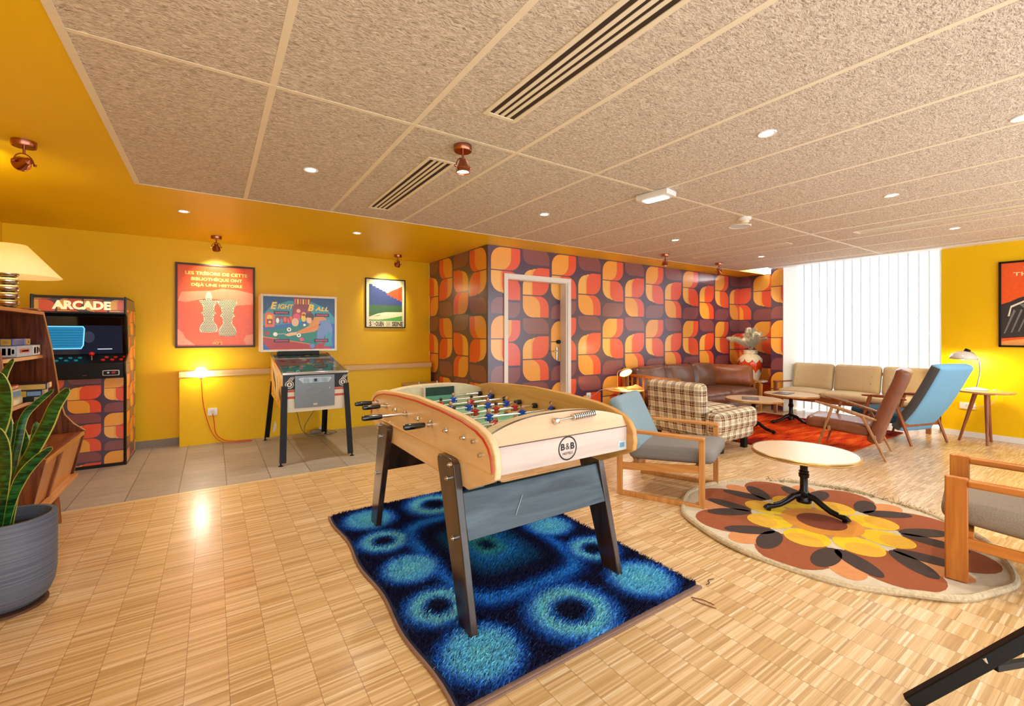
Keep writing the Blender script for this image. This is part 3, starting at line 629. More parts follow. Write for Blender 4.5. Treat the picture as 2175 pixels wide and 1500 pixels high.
MB().tube(smooth_path([(.0, -.25, .55), (-.1, -.12, .35), (-.22, -.1, .12), (-.16, -.14, .01), (.08, -.16, .007), (.12, -.06, .007), (.0, .04, .04)]), .004, 6).build('grey_cord', C('#6d6458'), t)
# ================================================================ ARCADE MACHINE
o = (-1.085, 6.38, 0); t = thing('arcade_machine', 'upright arcade machine with orange leaf pattern and ARCADE marquee behind the bookcase', 'arcade machine', o)
AX0, AX1 = -1.43, -.735
prof = [(6.06, 0), (6.70, 0), (6.70, 1.60), (6.58, 1.72), (6.05, 1.725), (6.05, 1.56), (6.10, 1.53), (6.18, 1.15), (6.02, 1.06), (6.02, .98), (6.06, .90)]
cb_ = MB(o); cb_.prism([(y, z) for y, z in [(6.07, 0.02), (6.69, .02), (6.69, 1.59), (6.57, 1.70), (6.07, 1.70), (6.07, 1.57), (6.16, 1.53), (6.22, 1.12), (6.06, 1.07), (6.06, .98), (6.07, .9)]], 'x', AX0+.02, AX1-.02)
cb_.build('cabinet_body', BLACK, t, smooth=False)
for sx, lab in ((AX0, 'l'), (AX1-.018, 'r')):
    m = MB(o); m.prism(prof, 'x', sx, sx+.018, 0)
    s_ = m.build('side_panel', [BLACK], t, smooth=False)
    if lab == 'r':
        q = MB(o); tmp = MB(); leaves(tmp, lambda u, v, l: (AX1+.0006+l, 6.03+u, v), (0, .67, 0.01, 1.70), .27, .39, .93, .0, lift=.0004)
        inside = lambda y, z: y < 6.70 and z < 1.72-max(0, y-6.58)
        for f_, mi in zip(tmp.f, tmp.m):
            pts = [tmp.v[i] for i in f_]; cy = sum(a.y for a in pts)/len(pts); cz = sum(a.z for a in pts)/len(pts)
            if mi == 0: pts = [Vector((AX1+.0006, y, z)) for y, z in [(6.065, .01), (6.695, .01), (6.695, 1.59), (6.58, 1.71), (6.06, 1.71), (6.06, 1.57), (6.11, 1.53), (6.19, 1.15), (6.03, 1.06), (6.03, .98), (6.065, .9)]]
            else:
                c2 = clip([(a.y, a.z) for a in pts], 6.19 if cz > 1.05 and cz < 1.53 else 6.07, 6.685, .02, 1.6); 
                if len(c2) < 3: continue
                pts = [Vector((pts[0].x, y, z)) for y, z in c2]
            q.poly(pts, mi)
        q.build('leaf_print', LEAFM, s_, smooth=False)
fp = MB(o); leaves(fp, lambda u, v, l: (AX0+.03+u, 6.069-l, v), (0, .64, .03, .90), .27, .39, .93+.39, -.05, lift=.0004); fp.build('front_panel', LEAFM, t, smooth=False)
mq = MB(o); leaves(mq, lambda u, v, l: (AX0+.02+u, 6.066-l, v), (0, .655, 1.572, 1.70), .19, .34, 1.80, -.03, lift=.0004)
mq.text('ARCADE', ((AX0+AX1)/2+.01, 6.0635, 1.637), (1, 0, 0), (0, 0, 1), .43, .088, 5, bold=.05)
mq.build('marquee', LEAFM+[C('#fff0c8', emit='#ffe6b0', es=.35)], t, smooth=False)
ed = MB(o)
for x in (AX0+.009, AX1-.009): ed.tube([(x, y, z) for y, z in [(6.055, .0), (6.055, .9), (6.015, .98), (6.015, 1.06), (6.17, 1.15), (6.1, 1.53), (6.045, 1.56), (6.045, 1.725), (6.3, 1.725)]], .011, 6)
ed.box(AX0, AX1, 6.04, 6.07, 1.70, 1.725); ed.box(AX0, AX1, 6.045, 6.08, 1.556, 1.572); ed.box(AX0+.01, AX1-.01, 6.05, 6.07, 0, .03); ed.build('edge_trim', mat('black_edge_trim', '#0e0c0c', rough=.3), t)
sc_ = MB(o); 
def SP(u, v, l=0): # screen plane
    a = Vector((0, 6.16, 1.525)); b2 = Vector((0, 6.215, 1.13)); q = b2.lerp(a, v); q.x = AX0+.03+u*(AX1-AX0-.06); q.y -= .004+l*.0005; return q
sc_.poly([SP(0, 0), SP(1, 0), SP(1, 1), SP(0, 1)], 0)
sc_.poly([SP(.05, .04, 1), SP(.97, .04, 1), SP(.97, .78, 1), SP(.05, .78, 1)], 4)
sc_.poly([SP(.06, .22, 2), SP(.11, .17, 2), SP(.47, .17, 2), SP(.50, .27, 2), SP(.52, .7, 2), SP(.5, .76, 2), SP(.07, .76, 2), SP(.04, .72, 2)], 1)
sc_.poly([SP(.068, .24, 3), SP(.115, .2, 3), SP(.465, .2, 3), SP(.485, .28, 3), SP(.505, .7, 3), SP(.49, .735, 3), SP(.075, .735, 3), SP(.05, .71, 3)], 2)
for k in range(7): v = .26+.065*k; sc_.poly([SP(.08, v, 4), SP(.485, v, 4), SP(.485, v+.012, 4), SP(.08, v+.012, 4)], 5)
sc_.poly([SP(.56+.07*cos(a), .48+.15*sin(a), 1.5) for a in [2*pi*k/20 for k in range(20)]], 6)
sc_.poly([SP(.66, .155, 3), SP(.84, .155, 3), SP(.84, .175, 3), SP(.66, .175, 3)], 3)
sc_.build('screen', [mat('screen_glass', '#0a0808', rough=.06, spec=.8), C('#7fd8ff', emit='#6fd0ff', es=.5), C('#1477a8', emit='#1580b4', es=.35), C('#cfe6ff', emit='#bcd8f0', es=.4), mat('screen_field', '#171a24', rough=.08, emit='#20283c', es=.25), C('#0c4a70', emit='#0c4a70', es=.4), C('#28324a', emit='#28324a', es=.3)], t, smooth=False)
cp_ = MB(o); cp_.prism([(6.02, .905), (6.02, 1.055), (6.2, 1.14), (6.2, 1.02), (6.065, .905)], 'x', AX0+.02, AX1-.02); cpo = cp_.build('control_panel', BLACK, t, bevel=.004)
def cpz(y): return 1.055+(y-6.02)*.085/.18
for i, (cx, mcol) in enumerate(((-1.19, '#1e9ab8'), (-.83, '#d8261a'))):
    for k in range(6):
        x = cx-.07+.07*(k % 3)+(.02 if k > 2 else 0)+(-.02 if i else 0); y = 6.08+.05*(k//3); MB(o).cyl((x, y, cpz(y)-.002), (x, y-.004, cpz(y)+.008), .016, 16).build('button', C(mcol, rough=.25), cpo)
j = MB(o); j.cyl((-1.005, 6.09, cpz(6.09)), (-1.005, 6.085, 1.135), .006, 8); j.sphere((-1.005, 6.084, 1.15), .022, 14, 1); j.build('joystick', [CHROME, C('#d8201c', rough=.2)], cpo)
cs = MB(o); cs.rbox((-.85, 6.0165, .957), (.13, .012, .055), .008, n=3, mi=0); cs.rbox((-.85, 6.0145, .957), (.118, .012, .044), .006, n=3, mi=1)
cs.cyl((-.87, 6.010, .96), (-.87, 6.002, .96), .009, 12, mi=0); cs.rbox((-.83, 6.006, .96), (.03, .008, .02), .004, n=2, mi=2)
cs.build('switch_plate', [C('#d8d8d8'), BLACK, C('#c01c1c')], t)
MB(o).box(-1.06, -1.03, 6.014, 6.020, .935, .942).build('key_slot', CHROME, t, smooth=False)
# ================================================================ PINBALL MACHINE
o = (.94, 5.8, 0); t = thing('pinball_machine', 'pinball machine on black legs with a colourful pool hall scene on its back glass', 'pinball machine', o)
PX0, PX1, PY0, PY1 = .61, 1.27, 5.20, 6.32
body = [(PY0, .52), (PY0, .92), (PY1, 1.09), (PY1, .60)]
PBW = mat('pinball_white_paint', '#e9e2cf', rough=.35, var=.03)
m = MB(o); m.prism(body, 'x', PX0, PX1); bd = m.build('cabinet', PBW, t, bevel=.004)
m = MB(o); x = PX0-.001
def L_(pts, mi, l=0): m.poly([(x-l*.0004, PY0+u*(PY1-PY0), .52+.08*u+v*(.40+.09*u)) for u, v in pts], mi)
L_([(.01, .01), (.99, .01), (.99, .99), (.01, .99)], 0)
for pts, mi in (([(.05, .2), (.2, .75), (.5, .9), (.42, .6), (.25, .3)], 1), ([(.02, .05), (.12, .4), (.3, .55), (.22, .3), (.1, .08)], 2), ([(.3, .2), (.45, .75), (.9, .95), (.75, .6), (.5, .25)], 3), ([(.4, .1), (.6, .5), (.92, .75), (.8, .35), (.6, .15)], 1), ([(.5, .35), (.6, .65), (.8, .8), (.7, .5)], 2)): L_(pts, mi, 1)
for k in range(9): u = .12+.09*k; L_([(u, .12), (u+.025, .1), (u+.09, .7), (u+.07, .78)], 2+k % 2, 2)
m.build('side_art', [C('#e8a81e', rough=.35), C('#f2c83c', rough=.35), C('#d8742a', rough=.35), C('#f4eccc', rough=.35)], bd, smooth=False)
m = MB(o)
def F_(x0, x1, z0, z1, mi, l=1): m.poly([(x0, PY0-l*.0006, z0), (x1, PY0-l*.0006, z0), (x1, PY0-l*.0006, z1), (x0, PY0-l*.0006, z1)], mi)
F_(PX0+.003, PX1-.003, .76, .918, 0); F_(PX0+.003, PX1-.003, .735, .757, 1); F_(PX0+.04, PX1-.03, .665, .69, 1)
for cx in (PX0+.065, PX1-.055):
    for r0, mi in ((.042, 2), (.035, 0), (.026, 2)):
        m.poly([(cx+r0*cos(a), PY0-.0012-(.0006 if mi == 0 else 0)-(.0012 if r0 < .03 else 0), .815+r0*sin(a)) for a in [2*pi*k/22 for k in range(22)]], mi)
    m.text('8', (cx, PY0-.003, .815), (1, 0, 0), (0, 0, 1), .02, .032, 0, bold=.04)
    for k in range(3): m.poly([(cx-.02+.018*k, PY0-.0015, .852), (cx-.01+.018*k, PY0-.0015, .856), (cx+.025+.018*k, PY0-.0015, .9+.004*k), (cx+.005+.016*k, PY0-.0015, .885)], 2)
m.build('front_art', [C('#141210', rough=.35), C('#d2502c', rough=.35), C('#ece8dc', rough=.35)], bd, smooth=False)
m = MB(o); m.rbox((.925, PY0-.012, .735), (.40, .02, .345), .006, n=3); cdr = m.build('coin_door', mat('brushed_steel', '#83898c', rough=.4, metal=.7, var=.06, stretch=(30, 1, 1)), t)
m = MB(o); m.prism([(.77, .885), (1.075, .885), (1.095, .87), (1.06, .825), (.80, .825), (.755, .87)], 'y', PY0-.034, PY0-.022); m.build('coin_plate', mat('bright_steel', '#c6ced2', rough=.25, metal=.8), cdr, bevel=.002)
m = MB(o)
for cx in (.835, .925, 1.015): m.box(cx-.028, cx+.028, PY0-.039, PY0-.034, .832, .876, 0); m.box(cx-.014, cx+.014, PY0-.041, PY0-.039, .84, .87, 1 if cx == .925 else 0)
m.build('coin_slot', [C('#9fb0b8', metal=.6, rough=.3), C('#22343c')], cdr, smooth=False)
m = MB(o); dm = [(.925-.1, .735), (.925, .69), (.925+.1, .735), (.925, .785)]; m.tube([(a, PY0-.0225, z) for a, z in dm], .0022, 4, closed=True); m.cyl((1.07, PY0-.022, .765), (1.07, PY0-.03, .765), .009, 12); m.box(.905, .945, PY0-.027, PY0-.02, .585, .605); m.build('diamond_outline', C('#d9c7b4', metal=.5, rough=.3), cdr)
m = MB(o); m.beam((PX0-.008, PY0-.012, .932), (PX1+.008, PY0-.012, .932), .03, .03); m.build('lockdown_bar', CHROME, t, bevel=.006)
for x in (PX0, PX1): MB(o).beam((x, PY0, .932), (x, PY1, 1.10), .022, .016).build('side_rail', CHROME, t, bevel=.003)
pf = MB(o)
def G(u, v, l=0): return (PX0+.02+u*(PX1-PX0-.04), PY0+.02+v*(PY1-PY0-.05), .922+.17*(.018+v*.96)+l*.0006+.003)
pf.poly([G(0, 0), G(1, 0), G(1, 1), G(0, 1)], 0)
rnd = random.Random(3)
for k in range(60):
    u, v = rnd.random()*.9+.05, rnd.random()*.9+.05; r = rnd.uniform(.02, .09); n = rnd.choice((4, 5, 14)); a0 = rnd.random()*6
    pf.poly([G(min(.99, max(.01, u+r*cos(a0+2*pi*i/n))), min(.99, max(.01, v+r*.6*sin(a0+2*pi*i/n))), 1+k*.02) for i in range(n)], rnd.randint(1, 5))
pf.build('playfield', [C('#4b6a62', rough=.25), C('#2e7a86', rough=.25), C('#c9a05a', rough=.25), C('#b84a34', rough=.25), C('#8fb3b8', rough=.25), C('#2a2620', rough=.25)], t, smooth=False)
gm, nt, b = newmat('playfield_glass'); gl = N(nt, 'ShaderNodeBsdfGlossy'); gl.inputs['Roughness'].default_value = .03; tr = N(nt, 'ShaderNodeBsdfTransparent'); fz = N(nt, 'ShaderNodeFresnel'); mx = N(nt, 'ShaderNodeMixShader')
nt.links.new(fz.outputs[0], mx.inputs[0]); nt.links.new(tr.outputs[0], mx.inputs[1]); nt.links.new(gl.outputs[0], mx.inputs[2]); nt.links.new(mx.outputs[0], nt.nodes['Material Output'].inputs[0])
g1 = MB(o); g1.add([(PX0+.012, PY0+.01, .940), (PX1-.012, PY0+.01, .940), (PX1-.012, PY1, 1.104), (PX0+.012, PY1, 1.104)], [(0, 1, 2, 3)]); g1.build('cover_glass', gm, t, smooth=False)
m = MB(o); m.box(.68, 1.16, 6.22, 6.36, 1.06, 1.135); m.build('neck', BLACK, t, bevel=.004)
BX0, BX1, BZ0, BZ1, BY = .492, 1.38, 1.128, 1.845, 6.25
m = MB(o); m.box(BX0, BX1, BY, 6.52, BZ0, BZ1); bb = m.build('backbox', PBW, t, bevel=.006)
m = MB(o); e = .028
for b_ in ((BX0, BX0+e, BZ0, BZ1), (BX1-e, BX1, BZ0, BZ1), (BX0+e, BX1-e, BZ0, BZ0+e), (BX0+e, BX1-e, BZ1-e, BZ1)): m.box(b_[0], b_[1], BY-.018, BY, b_[2], b_[3])
m.build('backbox_frame', PBW, bb, bevel=.003)
m = MB(o)
def A(u, v, l=0): return (BX0+e+u*(BX1-BX0-2*e), BY-.002-l*.0005, BZ0+e+v*(BZ1-BZ0-2*e))
def AP(pts, mi, l=1): m.poly([A(u, v, l) for u, v in pts], mi)
def AE(cu, cv, r, mi, l, ry=None, n=18): AP([(cu+r*cos(2*pi*k/n), cv+(ry or r*1.3)*sin(2*pi*k/n)) for k in range(n)], mi, l)
ART = ['#10406e', '#2f8f9c', '#0f7a68', '#b02a1c', '#f2c832', '#e8641e', '#141018', '#e9b98c', '#5a2418', '#d98a2a', '#6c86b8', '#2a5ea8', '#e04a68', '#f4f0e0', '#7a2c22', '#8f2c2c']
AP([(0, 0), (1, 0), (1, 1), (0, 1)], 0, 0)
AP([(.0, .66), (.1, .82), (.35, .93), (.65, .93), (.88, .8), (1, .62), (1, .5), (0, .45)], 1)
AP([(.4, 1), (.66, 1), (.64, .86), (.42, .86)], 14, 2); AP([(.4, .86), (.66, .86), (.66, .6), (.38, .6)], 15, 2)
for k in range(6): AP([(.42+.038*k, .87), (.44+.038*k, .87), (.44+.038*k, .97), (.42+.038*k, .97)], 4 if k % 2 else 5, 3)
AP([(0, .42), (.62, .55), (1, .5), (1, 0.0), (0, 0.0)], 11, 2); AP([(0, .37), (.3, .42), (.6, .5), (.95, .4), (.9, .12), (.64, .08), (.0, .22)], 2, 3)
AP([(0, .25), (.64, .10), (.68, .0), (.05, 0), (0, .15)], 3, 4); AP([(.7, 0), (.95, 0), (.84, .14), (.72, .08)], 3, 4); AP([(0, .252), (.64, .105), (.64, .09), (0, .235)], 9, 5)
AP([(.0, .12), (.1, 0), (0, 0)], 11, 5); AP([(.02, .42), (.02, .66), (.05, .7), (.11, .7), (.15, .66), (.15, .43)], 5, 5); AP([(.05, .58), (.05, .64), (.08, .66), (.12, .64), (.12, .58)], 4, 6); AP([(.05, .48), (.05, .57), (.12, .57), (.12, .48)], 14, 6); AE(.085, .52, .02, 4, 7)
AP([(.16, .5), (.38, .5), (.4, .62), (.17, .64)], 15, 3)
for k, (u, v) in enumerate(((.19, .55), (.24, .54), (.29, .57), (.34, .55), (.37, .59))): AE(u, v, .022, (13, 10, 5, 12, 5)[k], 5, .05)
AE(.47, .69, .055, 3, 5, .1); AE(.475, .74, .028, 7, 6); AE(.45, .62, .05, 12, 6, .07); AE(.43, .52, .05, 7, 7, .08); AE(.55, .68, .03, 7, 5); AE(.55, .61, .035, 4, 5, .08)
AP([(.62, .45), (.66, .6), (.8, .66), (.88, .6), (.86, .44), (.7, .34), (.47, .29), (.46, .34)], 9, 7); AP([(.5, .33), (.66, .42), (.8, .5), (.78, .47), (.6, .36)], 5, 8)
AE(.625, .57, .038, 7, 9, .07); AP([(.58, .6), (.57, .66), (.6, .7), (.66, .71), (.7, .66), (.69, .58), (.67, .55), (.66, .61), (.6, .62)], 8, 10)
AP([(.28, .28), (.36, .32), (.46, .335), (.45, .28), (.34, .25)], 7, 8); AP([(.16, .295), (.3, .305), (.3, .3), (.16, .288)], 13, 9)
AP([(.74, .28), (.78, .56), (.92, .58), (.97, .4), (.95, .1), (.88, .1), (.86, .3), (.82, .12), (.74, .12)], 10, 8); AP([(.86, .12), (.9, .35), (.95, .3), (.97, 0.05), (.84, .05)], 1, 9)
for k, (u, v, c) in enumerate(((.055, .31, 3), (.16, .29, 13), (.345, .38, 13), (.48, .27, 13), (.52, .19, 12), (.56, .47, 13))): AE(u, v, .03 if k < 5 else .018, c, 8); AE(u, v, .012, 6 if k in (2, 3) else c, 9)
AE(.67, .06, .035, 10, 8)
for u0, v0 in ((.14, .70), (.71, .67), (.14, .17), (.7, .17)):
    AP([(u0, v0-.035), (u0+.21, v0-.035), (u0+.21, v0+.03), (u0, v0+.03)], 6, 12)
    m.text('8888888', A(u0+.105, v0-.002, 13), (1, 0, 0), (0, 0, 1), .14, .022, 12, bold=.01)
m.text('E', A(.14, .83, 13), (1, 0, 0), (0, 0, 1), .075, .09, 4, bold=.05, shear=.25); m.text('IGHT', A(.30, .815, 13), (1, 0, 0), (0, 0, 1), .18, .062, 4, bold=.03, shear=.25)
m.text('B', A(.65, .81, 13), (1, 0, 0), (0, 0, 1), .075, .09, 4, bold=.05, shear=.25); m.text('ALL', A(.81, .79, 13), (1, 0, 0), (0, 0, 1), .17, .055, 4, bold=.03, shear=.25)
m.build('back_glass_art', [C(h, rough=.2, emit=h, es=.06) for h in ART], bb, smooth=False)
for (x, y, fx, fy, zt) in ((PX0+.0, PY0+.0, -.03, -.13, .80), (PX1, PY0, .02, -.11, .80), (PX0, PY1-.06, -.05, .20, .76), (PX1, PY1-.06, .0, .15, .76)):
    l = MB(o); s1 = 1 if fx < 0 or x == PX0 else -1; sy = 1 if fy < 0 else -1
    a = Vector((x, y, zt)); b2 = Vector((x+fx, y+fy, .03))
    l.beam(a+Vector((s1*.02, -sy*.004, 0)), b2+Vector((s1*.02, -sy*.004, 0)), .058, .006, (0, 1, 0)); l.beam(a+Vector((-s1*.006, sy*.022, 0)), b2+Vector((-s1*.006, sy*.022, 0)), .006, .055, (0, 1, 0))
    l.cyl((b2.x, b2.y+sy*.01, 0.006), (b2.x, b2.y+sy*.01, .05), .008, 8); l.lathe([(.022, 0), (.022, .006), (.006, .01)], (b2.x, b2.y+sy*.01, 0), 16)
    l.build('leg', BLACK, t)
# ================================================================ BOOKCASE, LAMP, GAMES
o = (-1.1, 4.25, 0); t = thing('bookcase', 'dark figured wood bookcase with slanted sides and low cabinet at the left edge', 'bookcase', o)
YF, YN, XB = 4.72, 3.72, -1.40
sidep = [(XB, 1.515), (-1.045, 1.515), (-1.00, 1.25), (-.955, .86), (-.93, .74), (-.88, .665), (-.815, .605), (-.885, .25), (XB, .25)]
for y in (YF-.02, YN):
    m = MB(o); m.prism([(x, z) for x, z in sidep], 'y', y, y+.02); s_ = m.build('side_panel', WALNUT, t, smooth=False)
    if y > 4: 
        m = MB(o); m.tube([(x+.001, y, z) for x, z in sidep[1:7]], .006, 5); m.build('edge_band', OAKZ, s_)
m = MB(o); m.box(XB, XB+.012, YN+.02, YF-.02, .25, 1.5); m.build('back_panel', WALNUT, t, smooth=False)
for i, (z, xf) in enumerate(((1.505, -1.045), (1.185, -1.05), (.875, -1.05))):
    m = MB(o); m.box(XB+.012, xf, YN+(.02 if i else 0), YF-(.02 if i else 0), z-.011, z+.011); s_ = m.build('shelf' if i else 'top_board', WALNUTY, t, smooth=False)
    MB(o).box(xf, xf+.006, YN+.0, YF-.02, z-.012, z+.0105).build('edge_band', OAKY, s_, smooth=False)
m = MB(o); m.box(XB+.012, -.825, YN+.02, YF-.02, .578, .60); dk = m.build('cabinet_top', WALNUTY, t, smooth=False)
MB(o).box(-.825, -.818, YN+.02, YF-.02, .576, .602).build('edge_band', OAKY, dk, smooth=False)
m = MB(o); m.box(XB+.012, -.90, YN+.02, YF-.02, .25, .272); m.build('cabinet_floor', WALNUTY, t, smooth=False)
m = MB(o); m.prism([(-.83, .578), (-.85, .578), (-.915, .275), (-.895, .275)], 'y', 4.16, 4.68); m.build('door', wood('sliding_door_wood', '#c98438', '#dc9c4e', 'Z', .35, 3, .2), t, bevel=.002)
m = MB(o); m.prism([(-.838, .578), (-.855, .578), (-.92, .275), (-.903, .275)], 'y', 3.76, 4.10); m.build('door', wood('sliding_door_wood', '#b46f2e', '#cc8a44', 'Z', .35, 3, .2), t, bevel=.002)
m = MB(o); m.beam((-.832, 4.13, .577), (-.9, 4.13, .277), .04, .02, (1, 0, 0)); m.build('door_handle', TEAKZ, t, bevel=.003)
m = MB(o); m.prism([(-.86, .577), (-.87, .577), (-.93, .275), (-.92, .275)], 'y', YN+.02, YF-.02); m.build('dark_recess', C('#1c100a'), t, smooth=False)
m = MB(o); m.beam((-.875, YN+.02, .272), (-.875, YF-.02, .272), .045, .022); m.build('front_rail', OAKY, t, bevel=.003)
for x, y in ((-.94, 4.44), (-.94, 3.90), (-1.33, 4.44), (-1.33, 3.90)):
    m = MB(o); dx = .035 if x > -1.2 else -.02; m.tube([(x, y, .25), (x+dx*.5, y, .13), (x+dx, y, 0)], [.028, .024, .014], 16); m.build('leg', TEAKZ, t)
m = MB(o); m.box(XB+.012, -1.13, 3.90, 4.19, .602, .862); sb = m.build('drawer_unit', WALNUT, t, smooth=False)
m = MB(o); m.box(-1.13, -1.118, 3.91, 4.18, .70, .855); m.build('drawer', wood('drawer_front_wood', '#d08a34', '#e0a24c', 'Y', .35, 3), sb, bevel=.002)
def game(name, lab, cx, cy, z, dx, dy, dz, cols, rz=0, art=None, cat='board game', group=None):
    t = thing(name, lab, cat, (cx, cy, z), rz, group)
    MB().box(-dx/2, dx/2, -dy/2, dy/2, 0, dz).build('box_body', C(cols[0], rough=.35), t, bevel=.002)
    m = MB()
    for (u0, u1, v0, v1, ci) in (art or ()): m.box(-dx/2+u0*dx, -dx/2+u1*dx, -dy/2-.0012, -dy/2, v0*dz, v1*dz, ci)
    for (u0, u1, v0, v1, ci) in (art or ()): m.box(dx/2, dx/2+.0012, -dy/2+u0*dy, -dy/2+u1*dy, v0*dz, v1*dz, ci)
    if art: m.build('cover_art', [C(c, rough=.35) for c in cols[1:]], t, smooth=False)
    return t
GR = 'board games on the bookcase shelves'
game('game_box', 'long pale blue game box with red lettering under the dark blue one', -1.165, 4.445, 1.197, .22, .48, .075, ('#9db8d8', '#c0342c', '#f0ece4', '#e8a27a', '#6d7fb8'), .0, ((.12, .5, .35, .7, 0), (.18, .46, .46, .58, 1), (.66, .98, .05, .95, 1), (.7, .78, .2, .8, 2), (.82, .88, .2, .8, 3), (.9, .95, .3, .7, 2)), group=GR)
game('game_box', 'dark blue board game box with yellow end lying on the pale blue box', -1.18, 4.40, 1.2735, .20, .40, .045, ('#2456b0', '#e8b23a', '#7f8fc4', '#f4d890'), .03, ((.74, .97, .05, .95, 0), (.62, .72, .0, 1, 1), (.80, .9, .3, .7, 2), (.1, .5, .8, .92, 1)), group=GR)
game('game_box', 'red and white board game box on the left stack of the middle shelf', -1.19, 4.22, .9855, .24, .19, .028, ('#c9472c', '#f1e6d4', '#e06a4a'), .05, ((.1, .9, .3, .75, 0), (.2, .6, .45, .6, 1)), group=GR)
game('game_box', 'cream and blue board game box in the middle of the left shelf stack', -1.19, 4.22, .933, .25, .20, .052, ('#e4d8bc', '#7fa8c4', '#f3ecd8'), -.03, ((.3, .95, .1, .8, 0), (.05, .25, .2, .8, 1)), group=GR)
game('game_box', 'pale cream board game box at the bottom of the left shelf stack', -1.18, 4.22, .8865, .25, .21, .046, ('#d9c9a0', '#e8dcbc', '#b8a888'), .02, ((.1, .9, .2, .8, 0),), group=GR)
game('game_box', 'black and gold board game box on top of the right shelf stack', -1.12, 4.45, .966, .32, .21, .042, ('#241a14', '#d6b25a', '#f0dc9a'), .10, ((.55, .98, .1, .9, 0),), group=GR)
game('game_box', 'dark blue and yellow board game box under the black and gold one', -1.13, 4.45, .918, .30, .21, .048, ('#1d2c44', '#d8b44a', '#7da0c8'), .08, ((.4, .75, .1, .9, 0), (.76, .98, .2, .8, 1)), group=GR)
game('game_box', 'black board game box at the bottom of the right shelf stack', -1.15, 4.46, .8865, .28, .22, .0315, ('#17171b', '#3a3f50', '#5a6070'), .0, ((.2, .8, .3, .7, 0),), group=GR)
for k, (c1, lab, dy) in enumerate((('#dfe6d4', 'upper magazine with a pale green cover on the low cabinet behind the plant', .0), ('#7a8f5a', 'lower magazine with a dark green cover on the low cabinet behind the plant', .01))):
    game('magazine', lab, -1.08, 4.44+dy, .6145-.0135*k, .2, .27, .013, (c1, '#b8c49a', '#5c6b4a'), .3-.2*k, ((.1, .6, .2, .8, 0),), 'magazine', 'magazines on the low cabinet')
o = (-1.15, 4.42, 1.518); t = thing('table_lamp', 'table lamp with a stack of silver balls and wide cream shade on the bookcase', 'lamp', o)
m = MB(); m.lathe([(.058, 0), (.06, .008), (.045, .016), (.02, .018)], n=28); pr_ = []
for k in range(5):
    zc = .045+.05*k
    for j in range(9): a = -pi/2+pi*j/8; pr_.append((.022+.033*max(0, cos(a))**.6, zc+.025*sin(a)))
m.lathe([(.02, .016)]+pr_+[(.02, .272), (.026, .28), (.024, .31), (.012, .315)], n=28); m.build('ball_stem', mat('aged_silver', '#c0bbb0', rough=.22, metal=1, var=.15, scale=20), t)
m = MB(); m.lathe([(.262, .225), (.09, .44)], n=48, cap=False); shm, nt, b = newmat('cream_shade'); b.inputs['Base Color'].default_value = lin('#f6dfa6'); b.inputs['Roughness'].default_value = .9; b.inputs['Emission Color'].default_value = lin('#ffcf78'); b.inputs['Emission Strength'].default_value = .32; b.inputs['Subsurface Weight'].default_value = 0
nz = N(nt, 'ShaderNodeTexNoise'); setin(nz, Scale=40.0); rp = N(nt, 'ShaderNodeValToRGB'); rp.color_ramp.elements[0].color = lin('#efd494'); rp.color_ramp.elements[1].color = lin('#fbe8b8'); nt.links.new(nz.outputs[0], rp.inputs[0]); nt.links.new(rp.outputs[0], b.inputs['Base Color'])
m.build('lamp_shade', shm, t, solid=.003)
MB().sphere((0, 0, .335), .03, 14).build('bulb', BULB, t)
point('table_lamp_light', (-1.15, 4.42, 1.79), 4, (1, .75, .42), .05)
t = thing('ashtray', 'small silver dish beside the ball lamp on the bookcase', 'dish', (-1.09, 4.60, 1.516))
MB().lathe([(.02, 0), (.03, .003), (.042, .016), (.044, .02), (.036, .014), (.001, .006)], n=24, sx=1.2).build('dish', CHROME, t)
# ================================================================ SNAKE PLANT
o = (-.834, 3.216, 0); t = thing('potted_plant', 'snake plant in a ribbed blue grey pot at the left edge', 'potted plant', o)
potm, nt, b = newmat('blue_grey_pot'); tc = N(nt, 'ShaderNodeTexCoord'); mp = N(nt, 'ShaderNodeMapping'); mp.inputs['Scale'].default_value = (1.5, 1.5, 90); nt.links.new(tc.outputs['Object'], mp.inputs[0]); nz = N(nt, 'ShaderNodeTexNoise'); setin(nz, Scale=2.0, Detail=3.0); nt.links.new(mp.outputs[0], nz.inputs['Vector'])
rp = N(nt, 'ShaderNodeValToRGB'); rp.color_ramp.elements[0].position = .3; rp.color_ramp.elements[1].position = .7; rp.color_ramp.elements[0].color = lin('#4d566a'); rp.color_ramp.elements[1].color = lin('#6d7687'); nt.links.new(nz.outputs[0], rp.inputs[0]); nt.links.new(rp.outputs[0], b.inputs['Base Color']); b.inputs['Roughness'].default_value = .55
bp = N(nt, 'ShaderNodeBump'); bp.inputs['Strength'].default_value = .5; bp.inputs['Distance'].default_value = .003; nt.links.new(nz.outputs[0], bp.inputs['Height']); nt.links.new(bp.outputs[0], b.inputs['Normal'])
MB().lathe([(.08, .012), (.115, .02), (.145, .05), (.163, .10), (.17, .16), (.172, .44), (.168, .447), (.150, .447), (.146, .44), (.146, .36), (.001, .36)], n=64).build('pot', potm, t)
MB().lathe([(.14, .0), (.14, .0125), (.1, .0125)], n=32).build('pot_feet', C('#5a3a28'), t)
MB().lathe([(.001, .385), (.145, .38)], n=32, cap=False).build('soil', mat('soil', '#2a1d14', rough=1, bump=1, bscale=60, var=.4), t)
